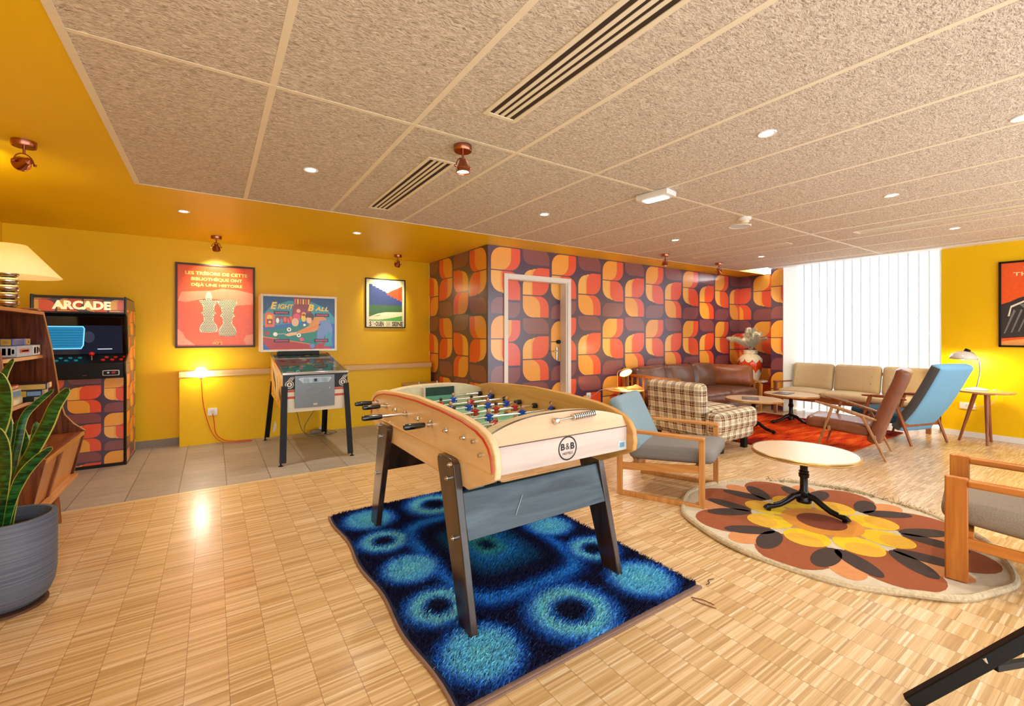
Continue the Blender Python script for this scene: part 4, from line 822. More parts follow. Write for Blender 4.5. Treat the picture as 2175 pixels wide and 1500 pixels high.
LV = [
    ([(-0.837,3.216,0.365),(-0.795,3.176,0.639),(-0.734,3.123,0.773),(-0.673,3.070,0.906),(-0.632,3.030,1.007),(-0.572,2.977,1.089)],0.085),
    ([(-0.844,3.221,0.370),(-0.832,3.237,0.614),(-0.810,3.246,0.805),(-0.794,3.260,0.927),(-0.748,3.253,0.996),(-0.677,3.229,1.066)],0.04),
    ([(-0.850,3.225,0.367),(-0.810,3.153,0.534),(-0.759,3.073,0.660),(-0.691,2.982,0.753),(-0.612,2.884,0.831)],0.055),
    ([(-0.856,3.229,0.372),(-0.811,3.199,0.582),(-0.760,3.164,0.698),(-0.731,3.145,0.814),(-0.720,3.138,0.917)],0.055),
    ([(-0.882,3.247,0.372),(-0.897,3.281,0.653),(-0.892,3.301,0.884),(-0.893,3.326,1.071),(-0.881,3.342,1.156),(-0.850,3.345,1.224)],0.06),
    ([(-0.908,3.264,0.372),(-0.900,3.234,0.665),(-0.866,3.188,0.862),(-0.833,3.141,0.980),(-0.822,3.110,1.088),(-0.836,3.095,1.172)],0.085),
    ([(-0.869,3.238,0.372),(-0.851,3.271,0.569),(-0.859,3.322,0.716),(-0.863,3.369,0.820),(-0.854,3.409,0.887)],0.05),
    ([(-0.876,3.242,0.374),(-0.840,3.158,0.561),(-0.814,3.081,0.728),(-0.801,3.011,0.851),(-0.802,2.952,0.933)],0.07),
    ([(-0.844,3.221,0.374),(-0.820,3.253,0.568),(-0.801,3.288,0.634),(-0.808,3.342,0.744),(-0.843,3.413,0.842),(-0.871,3.480,0.884)],0.05),
    ([(-0.895,3.255,0.372),(-0.874,3.256,0.616),(-0.866,3.266,0.769),(-0.855,3.273,0.884),(-0.864,3.295,0.961)],0.05)]
lm, nt, b = newmat('snake_plant_leaf'); tc = N(nt, 'ShaderNodeTexCoord'); nz = N(nt, 'ShaderNodeTexNoise'); setin(nz, Scale=26.0, Detail=2.0, Distortion=1.0); mp = N(nt, 'ShaderNodeMapping'); mp.inputs['Scale'].default_value = (.5, .5, 2.4); nt.links.new(tc.outputs['Object'], mp.inputs[0]); nt.links.new(mp.outputs[0], nz.inputs['Vector'])
rp = N(nt, 'ShaderNodeValToRGB'); rp.color_ramp.elements[0].position = .42; rp.color_ramp.elements[1].position = .6; rp.color_ramp.elements[0].color = lin('#0c3216'); rp.color_ramp.elements[1].color = lin('#25692c'); nt.links.new(nz.outputs[0], rp.inputs[0]); nt.links.new(rp.outputs[0], b.inputs['Base Color']); b.inputs['Roughness'].default_value = .35
LEDGE = mat('leaf_margin', '#b9b850', rough=.4)
for pts, w in LV:
    P_ = smooth_path(pts, 5); n = len(P_); m = MB(o); rows = []; side = Vector((.829, -.559, 0)); 
    vs = []; fs = []; mi = []
    for i, p in enumerate(P_):
        u = i/(n-1); ww = w*.8*(.45+.55*min(1, u*2.2))*(1 if u < .55 else sqrt(max(0, 1-((u-.55)/.45)**2.2)))+.001
        tg = (P_[min(i+1, n-1)]-P_[max(i-1, 0)]).normalized(); sd = (side-tg*side.dot(tg)).normalized(); nr = tg.cross(sd)
        sd = (sd*cos(.5)+nr*sin(.5)) if w < .06 else sd
        for s in (-1, -.86, -.4, 0, .4, .86, 1): vs.append(p+sd*(ww/2*s)+nr*(.12*ww*s*s))
    for i in range(n-1):
        for k in range(6): fs.append((i*7+k, i*7+k+1, (i+1)*7+k+1, (i+1)*7+k)); mi.append(1 if k in (0, 5) else 0)
    m.add(vs, fs); m.m = mi; m.build('leaf', [lm, LEDGE], t, solid=.003, ang=80)
# ================================================================ FOOTBALL TABLE
TX, TY = 1.41, 2.445
o = (TX, TY, 0); t = thing('football_table', 'beech table football table with dark splayed legs standing on the blue rug', 'football table', o, 0)
sp_ = [(1.566, .79), (1.575, .845), (1.60, .885), (1.645, .918), (1.72, .943), (1.85, .964), (2.1, .981), (2.445, .989)]
out = sp_+[(2*TY-y, z) for y, z in sp_[::-1]]+[(3.318, .74), (3.27, .715), (3.08, .645), (3.0, .636), (2.445, .634), (1.89, .636), (1.81, .632), (1.62, .715), (1.575, .74)]
RED = mat('red_inlay', '#c8321c', rough=.3)
for x0, lab in ((.975, 'l'), (1.82, 'r')):
    m = MB(o); m.prism(out, 'x', x0, x0+.032); sp2 = m.build('side_panel', BEECH if lab == 'l' else BEECH_IN, t, bevel=.006, seg=2)
    xs = x0-.0012 if lab == 'l' else x0+.0332
    m = MB(o); ins = [(y+(TY-y)*.03, z-.024) for y, z in sp_]; ins = [(ins[0][0]+.004, .775)]+ins[0:]; ins = ins+[(2*TY-y, z) for y, z in ins[::-1]]
    m.tube([(xs, y, z) for y, z in ins], .0055, 6); m.build('red_inlay', RED, sp2)
    m = MB(o); m.tube([(xs, 1.59, .757), (xs, 3.30, .757)], .003, 6); m.build('groove', C('#e6bd7c'), sp2, smooth=False)
    m = MB(o)
    for y, z in ((1.75, .868), (1.69, .82), (3.14, .82)): m.cyl((xs, y, z), (xs+(-.014 if lab == 'l' else .014), y, z), .009, 10)
    m.build('bolt', CHROME, sp2)
def endp(sgn):
    fy = (lambda y: y) if sgn < 0 else (lambda y: 2*TY-y)
    m = MB(o); m.box(1.007, 1.82, min(fy(1.615), fy(1.64)), max(fy(1.615), fy(1.64)), .74, .863); ep = m.build('end_board', BEECHX, t, bevel=.002)
    arc = []; n = 24
    for k in range(n+1):
        u = k/n; x = 1.007+u*.813; h = .052+.052*(1-abs(2*u-1)**2.6); arc.append((x, h))
    MB(o).box(1.007, 1.82, min(fy(1.612), fy(1.62)), max(fy(1.612), fy(1.62)), .862, .8655).build('joint_line', C('#5a4636'), ep, smooth=False)
    m = MB(o); lo = [(x, fy(1.615), .863) for x, h in arc]; hi = [(x, fy(1.615+h*.62), .863+h) for x, h in arc]
    hb = [(x, fy(1.615+h*.62+.012), .863+h+.003) for x, h in arc]; tb_ = [(x, fy(1.735+.02*(1-abs(2*i/n-1)**2)), .863+h-.002) for i, (x, h) in enumerate(arc)]
    bo = [(x, q[1], .79) for (x, h), q in zip(arc, tb_)]
    def strip(a, b, mi): m.add(a+b, [(i, i+1, i+n+2, i+n+1) if sgn < 0 else (i+n+1, i+n+2, i+1, i) for i in range(n)], mi)
    strip(lo, hi, 0); strip(hi, hb, 1); strip(hb, tb_, 2); strip(tb_, bo, 2); m.build('end_cap', [wood('warm_ash_cap', '#dcb08c', '#ecc8a6', 'X', .35, 3, .1, 12), C('#4a4038', rough=.3), mat('cream_cap_board', '#dccfae', rough=.3)], ep, ang=25)
    return ep
ep = endp(-1)
# logo on the near end board
m = MB(o); yl = 1.6143; cx, cz = 1.408, .805; R0 = .058; n = 40
m.add([(cx+r*cos(2*pi*k/n), yl, cz+r*sin(2*pi*k/n)) for r in (R0, R0-.007) for k in range(n)], [(k, (k+1) % n, n+(k+1) % n, n+k) for k in range(n)], 0)
m.text('B', (cx-.03, yl, cz+.009), (1, 0, 0), (0, 0, 1), .025, .032, 0, bold=.035); m.text('&', (cx, yl, cz+.009), (1, 0, 0), (0, 0, 1), .024, .030, 0); m.text('B', (cx+.03, yl, cz+.009), (1, 0, 0), (0, 0, 1), .025, .032, 0, bold=.035)
m.text('HOTELS', (cx, yl, cz-.024), (1, 0, 0), (0, 0, 1), .062, .012, 0, bold=.01); m.build('logo', C('#1a1614'), ep, smooth=False)
m = MB(o); m.box(1.755, 1.812, 1.6138, 1.6148, .748, .79, 0); m.box(1.765, 1.80, 1.6132, 1.6138, .757, .782, 1); m.build('sticker', [C('#bcd0d4'), C('#6f93a6')], ep, smooth=False)
sc = MB(o); 
def CP(x, s=0): return (x, 1.655+s, .938)
sc.tube([(1.35, 1.648, .935), (1.62, 1.648, .948)], .005, 8); sc.rbox((1.36, 1.64, .937), (.03, .03, .028), .008, n=4); se = sc.build('score_rod', CHROME, ep)
for k in range(12): x = 1.475+.0125*k; MB().lathe([(.006, -.004), (.0165, -.0035), (.0165, .0035), (.006, .004)], n=16).build('score_bead', CHROME, se).matrix_basis = Matrix.Translation((x-TX, 1.648-TY, .941+.05*(x-1.475))) @ Matrix.Rotation(pi/2, 4, 'Y')
ef = endp(1)
m = MB(o); m.box(1.31, 1.55, 3.105, 3.12, .80, .948, 1); m.box(1.30, 1.31, 3.09, 3.14, .80, .95, 0); m.box(1.55, 1.56, 3.09, 3.14, .80, .95, 0)
m.poly([(1.31, 3.1045, .80), (1.55, 3.1045, .80), (1.55, 3.1045, .885), (1.31, 3.1045, .885)], 2); m.build('goal', [BEECHX, C('#0d3326'), C('#5d9a86')], ef, smooth=False)
m = MB(o)
for x in (1.31, 1.46): m.lathe([(.008, 0), (.008, .02)], (x, 3.22, .965), 10)

m.build('screw_head', CHROME, ef)
# play field
m = MB(o); m.box(1.007, 1.82, 1.64, 3.25, .735, .785, 0)
for y in (1.9, 2.2, 2.445, 2.69, 2.99): m.box(1.06, 1.77, y-.004, y+.004, .785, .7856, 1)
for x in (1.2, 1.62): m.box(x-.004, x+.004, 1.76, 1.95, .785, .7856, 1); m.box(x-.004, x+.004, 2.94, 3.13, .785, .7856, 1)
m.lathe([(.10, .785), (.108, .7856), (.1, .7857)], (1.413, TY, 0), 32, 1, cap=False); m.build('play_field', [mat('green_linoleum', '#78b894', rough=.25, var=.04), C('#c9d8b8')], t, smooth=False)
m = MB(o)
for x0, x1 in ((1.007, 1.05), (1.777, 1.82)): m.prism([(x0, .785), (x1, .785), (x0 if x0 < 1.2 else x1, .80)], 'y', 1.76, 3.13)
m.build('field_ramp', BEECH_IN, t, smooth=False)
BLU = mat('blue_jersey', '#123fa8', rough=.15, coat=.5); RDJ = mat('red_jersey', '#b01a1a', rough=.15, coat=.5); SKIN = mat('painted_skin', '#c98a6a', rough=.3); HAIR = mat('painted_hair', '#17100c', rough=.3); SHORT = mat('painted_shorts', '#e8e6e0', rough=.3)
GRIP = mat('black_grip', '#0b0c10', rough=.12, coat=.8); RUB = mat('black_rubber', '#15120f', rough=.6)
def man_mesh(red):
    m = MB(); f = -1 if not red else 1       # facing along y
    m.lathe([(.001, -.022), (.013, -.02), (.016, -.005), (.021, .012), (.019, .02), (.008, .026)], n=14, mi=0, sy=.72)
    m.tube([(-.02, 0, .015), (-.026, 0, .0), (-.022, f*.006, -.014)], [.0075, .006, .005], 8, mi=0); m.tube([(.02, 0, .015), (.026, 0, .0), (.022, f*.006, -.014)], [.0075, .006, .005], 8, mi=0)
    m.cyl((0, 0, .022), (0, 0, .032), .006, 8, mi=1); m.sphere((0, 0, .041), .012, 12, 1, 1.15); m.sphere((0, -f*.003, .0445), .0118, 12, 2, 1.0)
    m.lathe([(.013, -.036), (.0165, -.03), (.014, -.018)], n=12, mi=3, sy=.75); m.rbox((0, 0, -.05), (.024, .014, .034), .005, n=4, mi=1); m.rbox((0, f*.004, -.069), (.026, .024, .02), .004, n=4, mi=4)
    return m
mens = {}
rods = {1: (1.845, 0, [1.413], 1), 2: (2.03, 0, [1.26, 1.56], 1), 3: (2.215, .935, [1.105, 1.33, 1.566, 1.795][1:], 0), 4: (2.40, 0, [1.05, 1.197, 1.344, 1.493, 1.64], 1), 5: (2.585, .825, [1.12, 1.265, 1.399, 1.543, 1.693], 0), 6: (2.77, 0, [1.06, 1.283, 1.518], 1), 7: (2.955, .93, [1.47, 1.791], 0), 8: (3.14, .93, [1.504], 0)}
ZR = .868
for k, (y, hx, men, red) in rods.items():
    r = MB((TX, TY, 0)); xa = hx-.02 if hx else .955; xb = 1.83 if hx else 1.90
    r.cyl((xa, y, ZR), (xb, y, ZR), .0075, 12); ro = r.build('rod', CHROME, t)
    b_ = MB(o); b_.X = Matrix.Translation((.975, y, ZR)) @ Matrix.Rotation(-pi/2, 4, 'Y')
    if hx: b_.lathe([(.02, -.001), (.02, .006), (.014, .008), (.014, .022), (.008, .022)], n=20)
    else: b_.lathe([(.010, -.001), (.012, .004), (.007, .012), (.007, .024), (.002, .027)], n=16)
    b_.build('bearing', CHROME, ro)
    if hx:
        h = MB(o); h.X = Matrix.Translation((hx, y, ZR)) @ Matrix.Rotation(-pi/2, 4, 'Y'); h.lathe([(.010, 0), (.0135, .003), (.0155, .03), (.0165, .08), (.0160, .108), (.012, .116), (.001, .118)], n=20); h.build('grip', GRIP, ro)
    else:
        h = MB(o); h.X = Matrix.Translation((1.89, y, ZR)) @ Matrix.Rotation(pi/2, 4, 'Y'); h.lathe([(.010, 0), (.0135, .003), (.0165, .08), (.012, .116), (.001, .118)], n=20); h.build('grip', GRIP, ro)
    for x in (1.022, 1.80): s_ = MB(o); s_.X = Matrix.Translation((x, y, ZR)) @ Matrix.Rotation(pi/2, 4, 'Y'); s_.lathe([(.008, -.014), (.016, -.014), (.018, -.008), (.018, .008), (.016, .014), (.008, .014)], n=16); s_.build('bumper', RUB, ro)
    for x in men:
        if red not in mens:
            mm = man_mesh(red); ob = mm.build('player_figure', [RDJ if red else BLU, SKIN, HAIR, SHORT, RDJ if red else HAIR], ro); mens[red] = ob
        else: ob = mens[red].copy(); COL.objects.link(ob); ob.parent = ro
        ob.location = (x-TX, y-TY, ZR-.004); ob.rotation_euler = ((-1.5 if red else 1.5) if k < 3 else (.12*((x*7) % 1)-.06), 0, 0)
# legs and cross boards
def leg(sx, sy):
    x0 = .935 if sx < 0 else 1.852
    fy = (lambda y: y) if sy < 0 else (lambda y: 2*TY-y)
    m = MB(o); P_ = [(1.705, .018), (1.825, .018), (2.055, .70), (2.062, .735), (2.045, .755), (1.92, .757), (1.885, .74), (1.875, .71)]
    m.prism([(fy(y), z) for y, z in P_], 'x', x0, x0+.038); l = m.build('leg', STAINED, t, bevel=.005)
    b_ = MB(o); xs = x0 if sx < 0 else x0+.038; e = -.012 if sx < 0 else .012
    for y, z in ((1.925, .665), (1.86, .405), (1.90, .735)): b_.cyl((xs, fy(y), z), (xs+e, fy(y), z), .011, 12); b_.cyl((xs+e, fy(y), z), (xs+e*1.7, fy(y), z), .006, 8)
    b_.build('bolt', CHROME, l)
for sx in (-1, 1):
    for sy in (-1, 1): leg(sx, sy)
for s in (-1, 1):
    fy = (lambda y: y) if s < 0 else (lambda y: 2*TY-y)
    m = MB(o); m.prism([(fy(1.80), .40), (fy(1.825), .40), (fy(1.895), .60), (fy(1.87), .60)], 'x', .973, 1.852); cbm = m.build('cross_board', STAINB if s < 0 else STAINED, t, bevel=.003)
    if s < 0: q = MB(o); q.beam((1.245, 1.814, .455), (1.305, 1.842, .535), .002, .001, (0, 1, 0)); q.build('scratch', C('#c9cfd0'), cbm, smooth=False)
# ================================================================ BLUE SHAG RUG
def rgb(h): return np.array(lin(h)[:3])
RX0, RX1, RY0, RY1 = .735, 2.145, 1.42, 3.46
def rug_col(x, y):
    Rj = np.random.RandomState(8); x = x+Rj.normal(0, .011, len(x)); y = y+Rj.normal(0, .011, len(y))
    dark, navy, blue, light, teal = rgb('#1b1d44'), rgb('#16307a'), rgb('#1f74d8'), rgb('#74ccff'), rgb('#96e8f2')
    u = np.abs(x-1.43); v = np.abs(y-2.42); c = np.tile(dark, (len(x), 1)); d = np.full(len(x), 9.)
    def blend(w, col):
        w = np.clip(w, 0, 1)[:, None]; c[:] = c*(1-w)+col*w
    q = ((u/.41)**4.5+(v/.58)**4.5)**(1/4.5)                # rounded centre panel
    blend((1.10-q)/.06, navy); blend(1.3-np.abs(q-.92)/.10, blue); blend(1.2-np.abs(q-.92)/.06, rgb('#3a9af0')); blend((.80-q)/.05, dark); blend((.62-q)/.12, rgb('#1a5488')); blend((.48-q)/.18, rgb('#2a86d0')); blend((.30-q)/.15, rgb('#45b0b8')); blend((.16-q)/.08, rgb('#123258'))
    for cx, cy, ring, r in ((0, .80, 1, .235), (0, -.80, 1, .235), (-.52, -.41, 1, .17), (.52, -.41, 1, .17), (-.52, .41, 1, .17), (.52, .41, 1, .17), (-.50, 0, 0, .17), (.50, 0, 0, .17), (-.50, -.80, 0, .19), (.50, -.80, 0, .19), (-.50, .80, 0, .19), (.50, .80, 0, .19)):
        rr_ = np.hypot(x-1.43-cx, (y-2.42-cy))/r
        blend((1.15-rr_)/.22, rgb('#1f66cc')); blend((.95-rr_)/.25, light)
        if ring: blend((.74-rr_)/.12, teal*.8+light*.2); blend((.56-rr_)/.15, rgb('#2474d0')); blend((.40-rr_)/.12, dark)
        else: blend((.45-rr_)/.3, teal*.5+light*.5)
    return c
o = (1.44, 2.44, 0); 
m = MB(o); n = 40; lf = [(RX0-.012+.012*sin((RY0+(RY1-RY0)*j/n)*9), RY0+(RY1-RY0)*j/n) for j in range(n+1)]
m.prism([(RX1+.005, RY0), (RX1+.005, RY1)]+lf[::-1], 'z', .001, .009)
rug = m.build('shag_rug', mat('rug_backing', '#1b2040', rough=.9, bump=.4, bscale=300), None, smooth=False); rug.location = o
tag(rug, 'shaggy blue retro rug with ringed circles under the football table', 'rug')
m = MB((0, 0, 0)); e = .03; pts = [(RX0-.02+.012*sin(y*9)-1.44, y-2.44, .008) for y in np.linspace(RY0, RY1, 30)]; m.tube(pts, .008, 6); m.tube([(RX0-.02-1.44, RY0-.012-2.44, .006), (RX1+.01-1.44, RY0-.018-2.44, .006)], .008, 6)
m.box(RX0-1.46, RX1+.01-1.44, RY0-.026-2.44, RY0+.004-2.44, .002, .0095)
m.build('bound_edge', mat('brown_webbing', '#8a6c5e', rough=.9, bump=.6, bscale=400), rug)
def pile(name, n, fx, fy, colf, hmin, hmax, wd, lean, parent, origin, kind='stuff', rs=1, z0=.008):
    R = np.random.RandomState(rs); x, y = fx(R, n), fy(R, n); x, y = (x, y) if not callable(x) else (x, y)
    return x, y
def build_pile(name, x, y, col, h, wd, lean, parent, origin, seed=2, z0=.008):
    R = np.random.RandomState(seed); n = len(x); a = R.uniform(0, 2*pi, n); hh = R.uniform(h[0], h[1], n); la = lean[0]+R.normal(0, .7, n); ll = hh*R.uniform(.3, 1.1, n)*lean[1]
    dx, dy = np.cos(a)*wd/2, np.sin(a)*wd/2; bx, by = x-origin[0], y-origin[1]; tx, ty = bx+np.cos(la)*ll, by+np.sin(la)*ll
    V = np.empty((n, 4, 3)); V[:, 0] = np.c_[bx-dx, by-dy, np.full(n, z0)]; V[:, 1] = np.c_[bx+dx, by+dy, np.full(n, z0)]
    V[:, 2] = np.c_[(bx+tx)/2+dx, (by+ty)/2+dy, z0+hh*.7]; V[:, 3] = np.c_[tx, ty, z0+hh]
    me = bpy.data.meshes.new(name); me.vertices.add(n*4); me.vertices.foreach_set('co', V.ravel()); me.loops.add(n*6); me.polygons.add(n*2)
    b = (np.arange(n)*4)[:, None]; idx = np.concatenate([b+0, b+1, b+2, b+0, b+2, b+3], 1).ravel(); me.loops.foreach_set('vertex_index', idx)
    me.polygons.foreach_set('loop_start', np.arange(n*2)*3); me.polygons.foreach_set('loop_total', np.full(n*2, 3))
    ca = me.color_attributes.new('pile_colour', 'FLOAT_COLOR', 'POINT'); c4 = np.ones((n, 4, 4)); c4[:, :, :3] = np.clip(col[:, None, :]*R.uniform(.8, 1.5, (n, 1, 1)), 0, 1); ca.data.foreach_set('color', c4.ravel())
    me.update(); me.validate(); me.materials.append(attr_mat(name+'_yarn', .85)); ob = bpy.data.objects.new(name, me); COL.objects.link(ob); ob.parent = parent; ob['kind'] = 'stuff'; return ob
R_ = np.random.RandomState(5); nn = 170000; px = R_.uniform(RX0, RX1, nn); py = R_.uniform(RY0+.004, RY1, nn); px = np.where(px < RX0+.02, px+.012*np.sin(py*9), px)
build_pile('rug_pile', px, py, rug_col(px, py), (.015, .027), .0045, (-1.2, .8), rug, (1.44, 2.44))
m = MB((0, 0, 0))
fr_ = random.Random(4)
for k in range(26):
    x = .70+fr_.random()*.06-1.44 if k < 16 else 2.15-1.44+fr_.random()*.05; y = (1.5+fr_.random()*1.9)-2.44; a = fr_.random()*6
    m.tube([(x, y, .004), (x+.02*cos(a), y+.02*sin(a), .01), (x+.035*cos(a+.8), y+.035*sin(a+.8), .004)], .0008, 3)
m.build('loose_thread', C('#c9bdb0'), rug)
# ================================================================ ROUND FLOWER RUG
RC = (3.60, 1.40); RR = .925; o = (RC[0], RC[1], 0)
m = MB(); n = 96; edge = [((RR-.02+.02*sin(3*2*pi*k/n+1)+.008*sin(11*2*pi*k/n))*cos(2*pi*k/n), (RR-.02+.02*sin(3*2*pi*k/n+1)+.008*sin(11*2*pi*k/n))*sin(2*pi*k/n)) for k in range(n)]
m.prism(edge, 'z', .001, .012); weave = dict(rough=.95, bump=.5, bscale=350, var=.06)
rr2 = m.build('round_rug', mat('ecru_wool', '#cfc0a6', **weave), None, smooth=False); rr2.location = o; tag(rr2, 'round flat woven flower rug in yellow, orange and brown under the pedestal table', 'rug')
PM = ['#c4925a', '#98502a', '#40302a', '#d99236', '#e6c21e', '#7c3a22', '#cf8a54', '#dfac34']
def petal(mm, r, a, la, lb, mi, lift, n=26, sharp=1.0, tilt=0):
    c = (r*cos(a), r*sin(a)); P_ = []
    for k in range(n):
        t = 2*pi*k/n; u = la*cos(t); v = lb*sin(t)*(abs(sin(t))**(sharp-1) if sharp != 1 else 1); P_.append((c[0]+u*cos(a+tilt)-v*sin(a+tilt), c[1]+u*sin(a+tilt)+v*cos(a+tilt), .012+lift*.00035))
    mm.poly(P_, mi)
m = MB(); K = 8
for k in range(K):
    a = 2*pi*k/K+.15; petal(m, .62, a, .25, .215, 1, 1)
for k in range(K):
    a = 2*pi*(k+.5)/K+.15; petal(m, .66, a, .17, .10, 6, 2)
for k in range(K):
    a = 2*pi*(k+.5)/K+.15
    for s in (-1, 1): petal(m, .595, a+s*.13, .165, .068, 2, 3, tilt=s*.32)
for k in range(K):
    a = 2*pi*k/K+.15; petal(m, .36, a, .145, .13, 4, 4); petal(m, .41, a, .088, .105, 7, 5)
for k in range(K): petal(m, .24, 2*pi*(k+.5)/K+.15, .05, .035, 0, 3)
m.poly([(.245*cos(2*pi*k/40), .245*sin(2*pi*k/40), .0142) for k in range(40)], 3); m.poly([(.15*cos(2*pi*k/40), .15*sin(2*pi*k/40), .0146) for k in range(40)], 5)
m.build('flower_weave', [mat('wool_'+h.strip('#'), h, **weave) for h in PM], rr2, smooth=False)
m = MB(); pts = [(x*1.0, y*1.0, .014+.006*sin(5*atan2(y, x))+.004*sin(13*atan2(y, x))) for x, y in edge]; m.tube(pts, .019, 8, closed=True)
m.build('rolled_edge', mat('rolled_wool_edge', '#c6b392', rough=1, bump=1, bscale=180, var=.2, scale=60), rr2)
m = MB(); fr_ = random.Random(9)
for k in range(240):
    a = fr_.random()*1.3-.45; r = RR+fr_.uniform(-.05, .02); p0 = Vector((r*cos(a), r*sin(a), .012)); d = Vector((fr_.uniform(-1, 1), fr_.uniform(-1, 1), fr_.uniform(.2, 1))).normalized(); m.tube([p0, p0+d*fr_.uniform(.02, .04)], .0022, 4)
m.build('frayed_fringe', mat('frayed_wool', '#a8916a', rough=1, var=.3), rr2)
# ================================================================ BISTRO TABLES
def bistro(lab, x, y, zt, R, rz, mag=None):
    t = thing('pedestal_table', lab, 'table', (x, y, 0), rz, 'round pedestal tables')
    m = MB(); m.lathe([(.001, zt-.028), (R-.01, zt-.028), (R-.008, zt-.004), (R-.012, zt), (.001, zt)], n=64); tp = m.build('tabletop', TABLETOP, t)
    m = MB(); m.lathe([(R-.010, zt-.0285), (R-.001, zt-.026), (R+.001, zt-.021), (R-.002, zt-.017), (R+.001, zt-.013), (R+.001, zt-.004), (R-.003, zt+.0008), (R-.007, zt+.0006)], n=64, cap=False); m.build('brass_edge', BRASS, tp)
    m = MB(); m.lathe([(.05, .075), (.052, .11), (.045, .12), (.05, .135), (.036, .15), (.027, .17), (.026, zt-.20), (.034, zt-.195), (.036, zt-.17), (.03, zt-.165), (.034, zt-.15), (.026, zt-.145), (.026, zt-.06), (.036, zt-.045), (.09, zt-.036), (.09, zt-.029)], n=24); m.build('pedestal', IRON, t, ang=50)
    for k in range(3):
        a = 2*pi*k/3; m = MB(); c, s = cos(a), sin(a)
        prof = [(.03, .115), (.08, .105), (.13, .07), (.18, .042), (.23, .030), (.265, .030), (.29, .024)]; rad = [.026, .024, .020, .017, .016, .021, .017]
        m.tube([(r*c, r*s, z+z0f) for r, z in prof], rad, 12)
        m.tube([((r)*c, (r)*s, z+.018+z0f) for r, z in prof[:5]], [.008]*5, 6)
        for q in (-1, 0, 1): m.tube([(.262*c-q*.011*s, .262*s+q*.011*c, .034+z0f), (.285*c-q*.013*s, .285*s+q*.013*c, .03+z0f), (.303*c-q*.014*s, .303*s+q*.014*c, .014+z0f)], [.008, .008, .005], 8)
        m.lathe([(.016, 0), (.016, .012)], (.27*c, .27*s, z0f), 12); m.build('foot', IRON, t, ang=50)
    return t
z0f = .015
bistro('round laminate pedestal table standing on the flower rug', 3.73, 1.567, .460, .352, 2.566)
z0f = .012
bistro('farther round pedestal table on the orange rug, nearest to the beige sofa', 7.20, 3.20, .455, .36, 2.566)
bistro('round pedestal table on the orange rug beside the plaid armchair', 6.25, 3.26, .455, .36, 2.566)
def mag(x, y, z, rz, lab):
    t = thing('magazine', lab, 'magazine', (x, y, z), rz, 'magazines on the pedestal tables')
    m = MB(); m.box(-.15, .15, -.105, .105, 0, .004, 0); m.box(-.14, .14, -.095, .095, .004, .0045, 1); m.poly([(-.1, -.05, .0049), (.02, -.08, .0049), (.12, .02, .0049), (.0, .07, .0049)], 2); m.poly([(-.02, -.02, .0052), (.06, -.03, .0052), (.05, .04, .0052)], 0); m.build('cover', [C('#4d535c', rough=.25), C('#5c6068', rough=.25), C('#7b7f8a', rough=.25)], t, smooth=False)
mag(6.20, 3.28, .4565, .5, 'grey magazine on the pedestal table beside the plaid armchair'); mag(7.14, 3.28, .4565, .1, 'grey magazine on the pedestal table nearest to the beige sofa')
# ================================================================ ORANGE RUG
m = MB(); n = 24; 
m.box(-1.18, 1.18, -.93, .93, .001, .012); og = m.build('orange_rug', orange_rug_mat(), None, smooth=False); og.location = (6.62, 2.98, 0); tag(og, 'orange and red flame patterned rug under the two magazine tables', 'rug')
# ================================================================ SEATING
BLUEC = mat('light_blue_wool', '#8ba3ae', rough=.95, var=.08, scale=120, bump=.5, bscale=500); GREYC = mat('grey_wool', '#85807c', rough=.95, var=.12, scale=150, bump=.5, bscale=500)
def rot(ax, a): return Matrix.Rotation(a, 3, ax)
# sled armchair beside the football table
t = thing('armchair', 'light wood sled frame armchair with pale blue back cushion beside the football table', 'armchair', (3.30, 2.45, 0), radians(-156.9))
for s in (-1, 1):
    x = s*.335; f = MB(); zz = .53
    f.beam((x, .325, 0), (x, .325, zz), .042, .034, (1, 0, 0)); f.beam((x, -.325, 0), (x, -.325, zz), .042, .034, (1, 0, 0)); f.beam((x, -.308, .0175), (x, .308, .0175), .034, .035)
    fo = f.build('side_frame', OAKZ, t, bevel=.003)
    MB().beam((x, -.34, zz+.012), (x, .345, zz+.012), .056, .026).build('armrest', OAKY, fo, bevel=.006)
    MB().beam((x, -.31, .24), (x, .31, .305), .024, .058).build('side_rail', OAKY, fo, bevel=.003)
MB().beam((-.32, .27, .285), (.32, .27, .285), .03, .045).build('front_rail', OAKX, t, bevel=.003)
MB().beam((-.32, -.24, .235), (.32, -.24, .235), .03, .045).build('rear_rail', OAKX, t, bevel=.003)
MB().beam((-.32, -.36, .50), (.32, -.36, .50), .03, .045).build('back_rail', OAKX, t, bevel=.003)
for s in (-1, 1): MB().beam((s*.22, -.20, .23), (s*.22, -.46, .68), .03, .022).build('back_support', OAKZ, t, bevel=.003)
MB().rbox((0, .07, .375), (.61, .68, .115), .05, .02, 10, rot=rot('X', .07)).build('seat_cushion', GREYC, t, ang=60)
MB().rbox((0, -.30, .575), (.61, .12, .50), .05, 0, 10, rot=rot('X', .45)).build('back_cushion', BLUEC, t, ang=60)
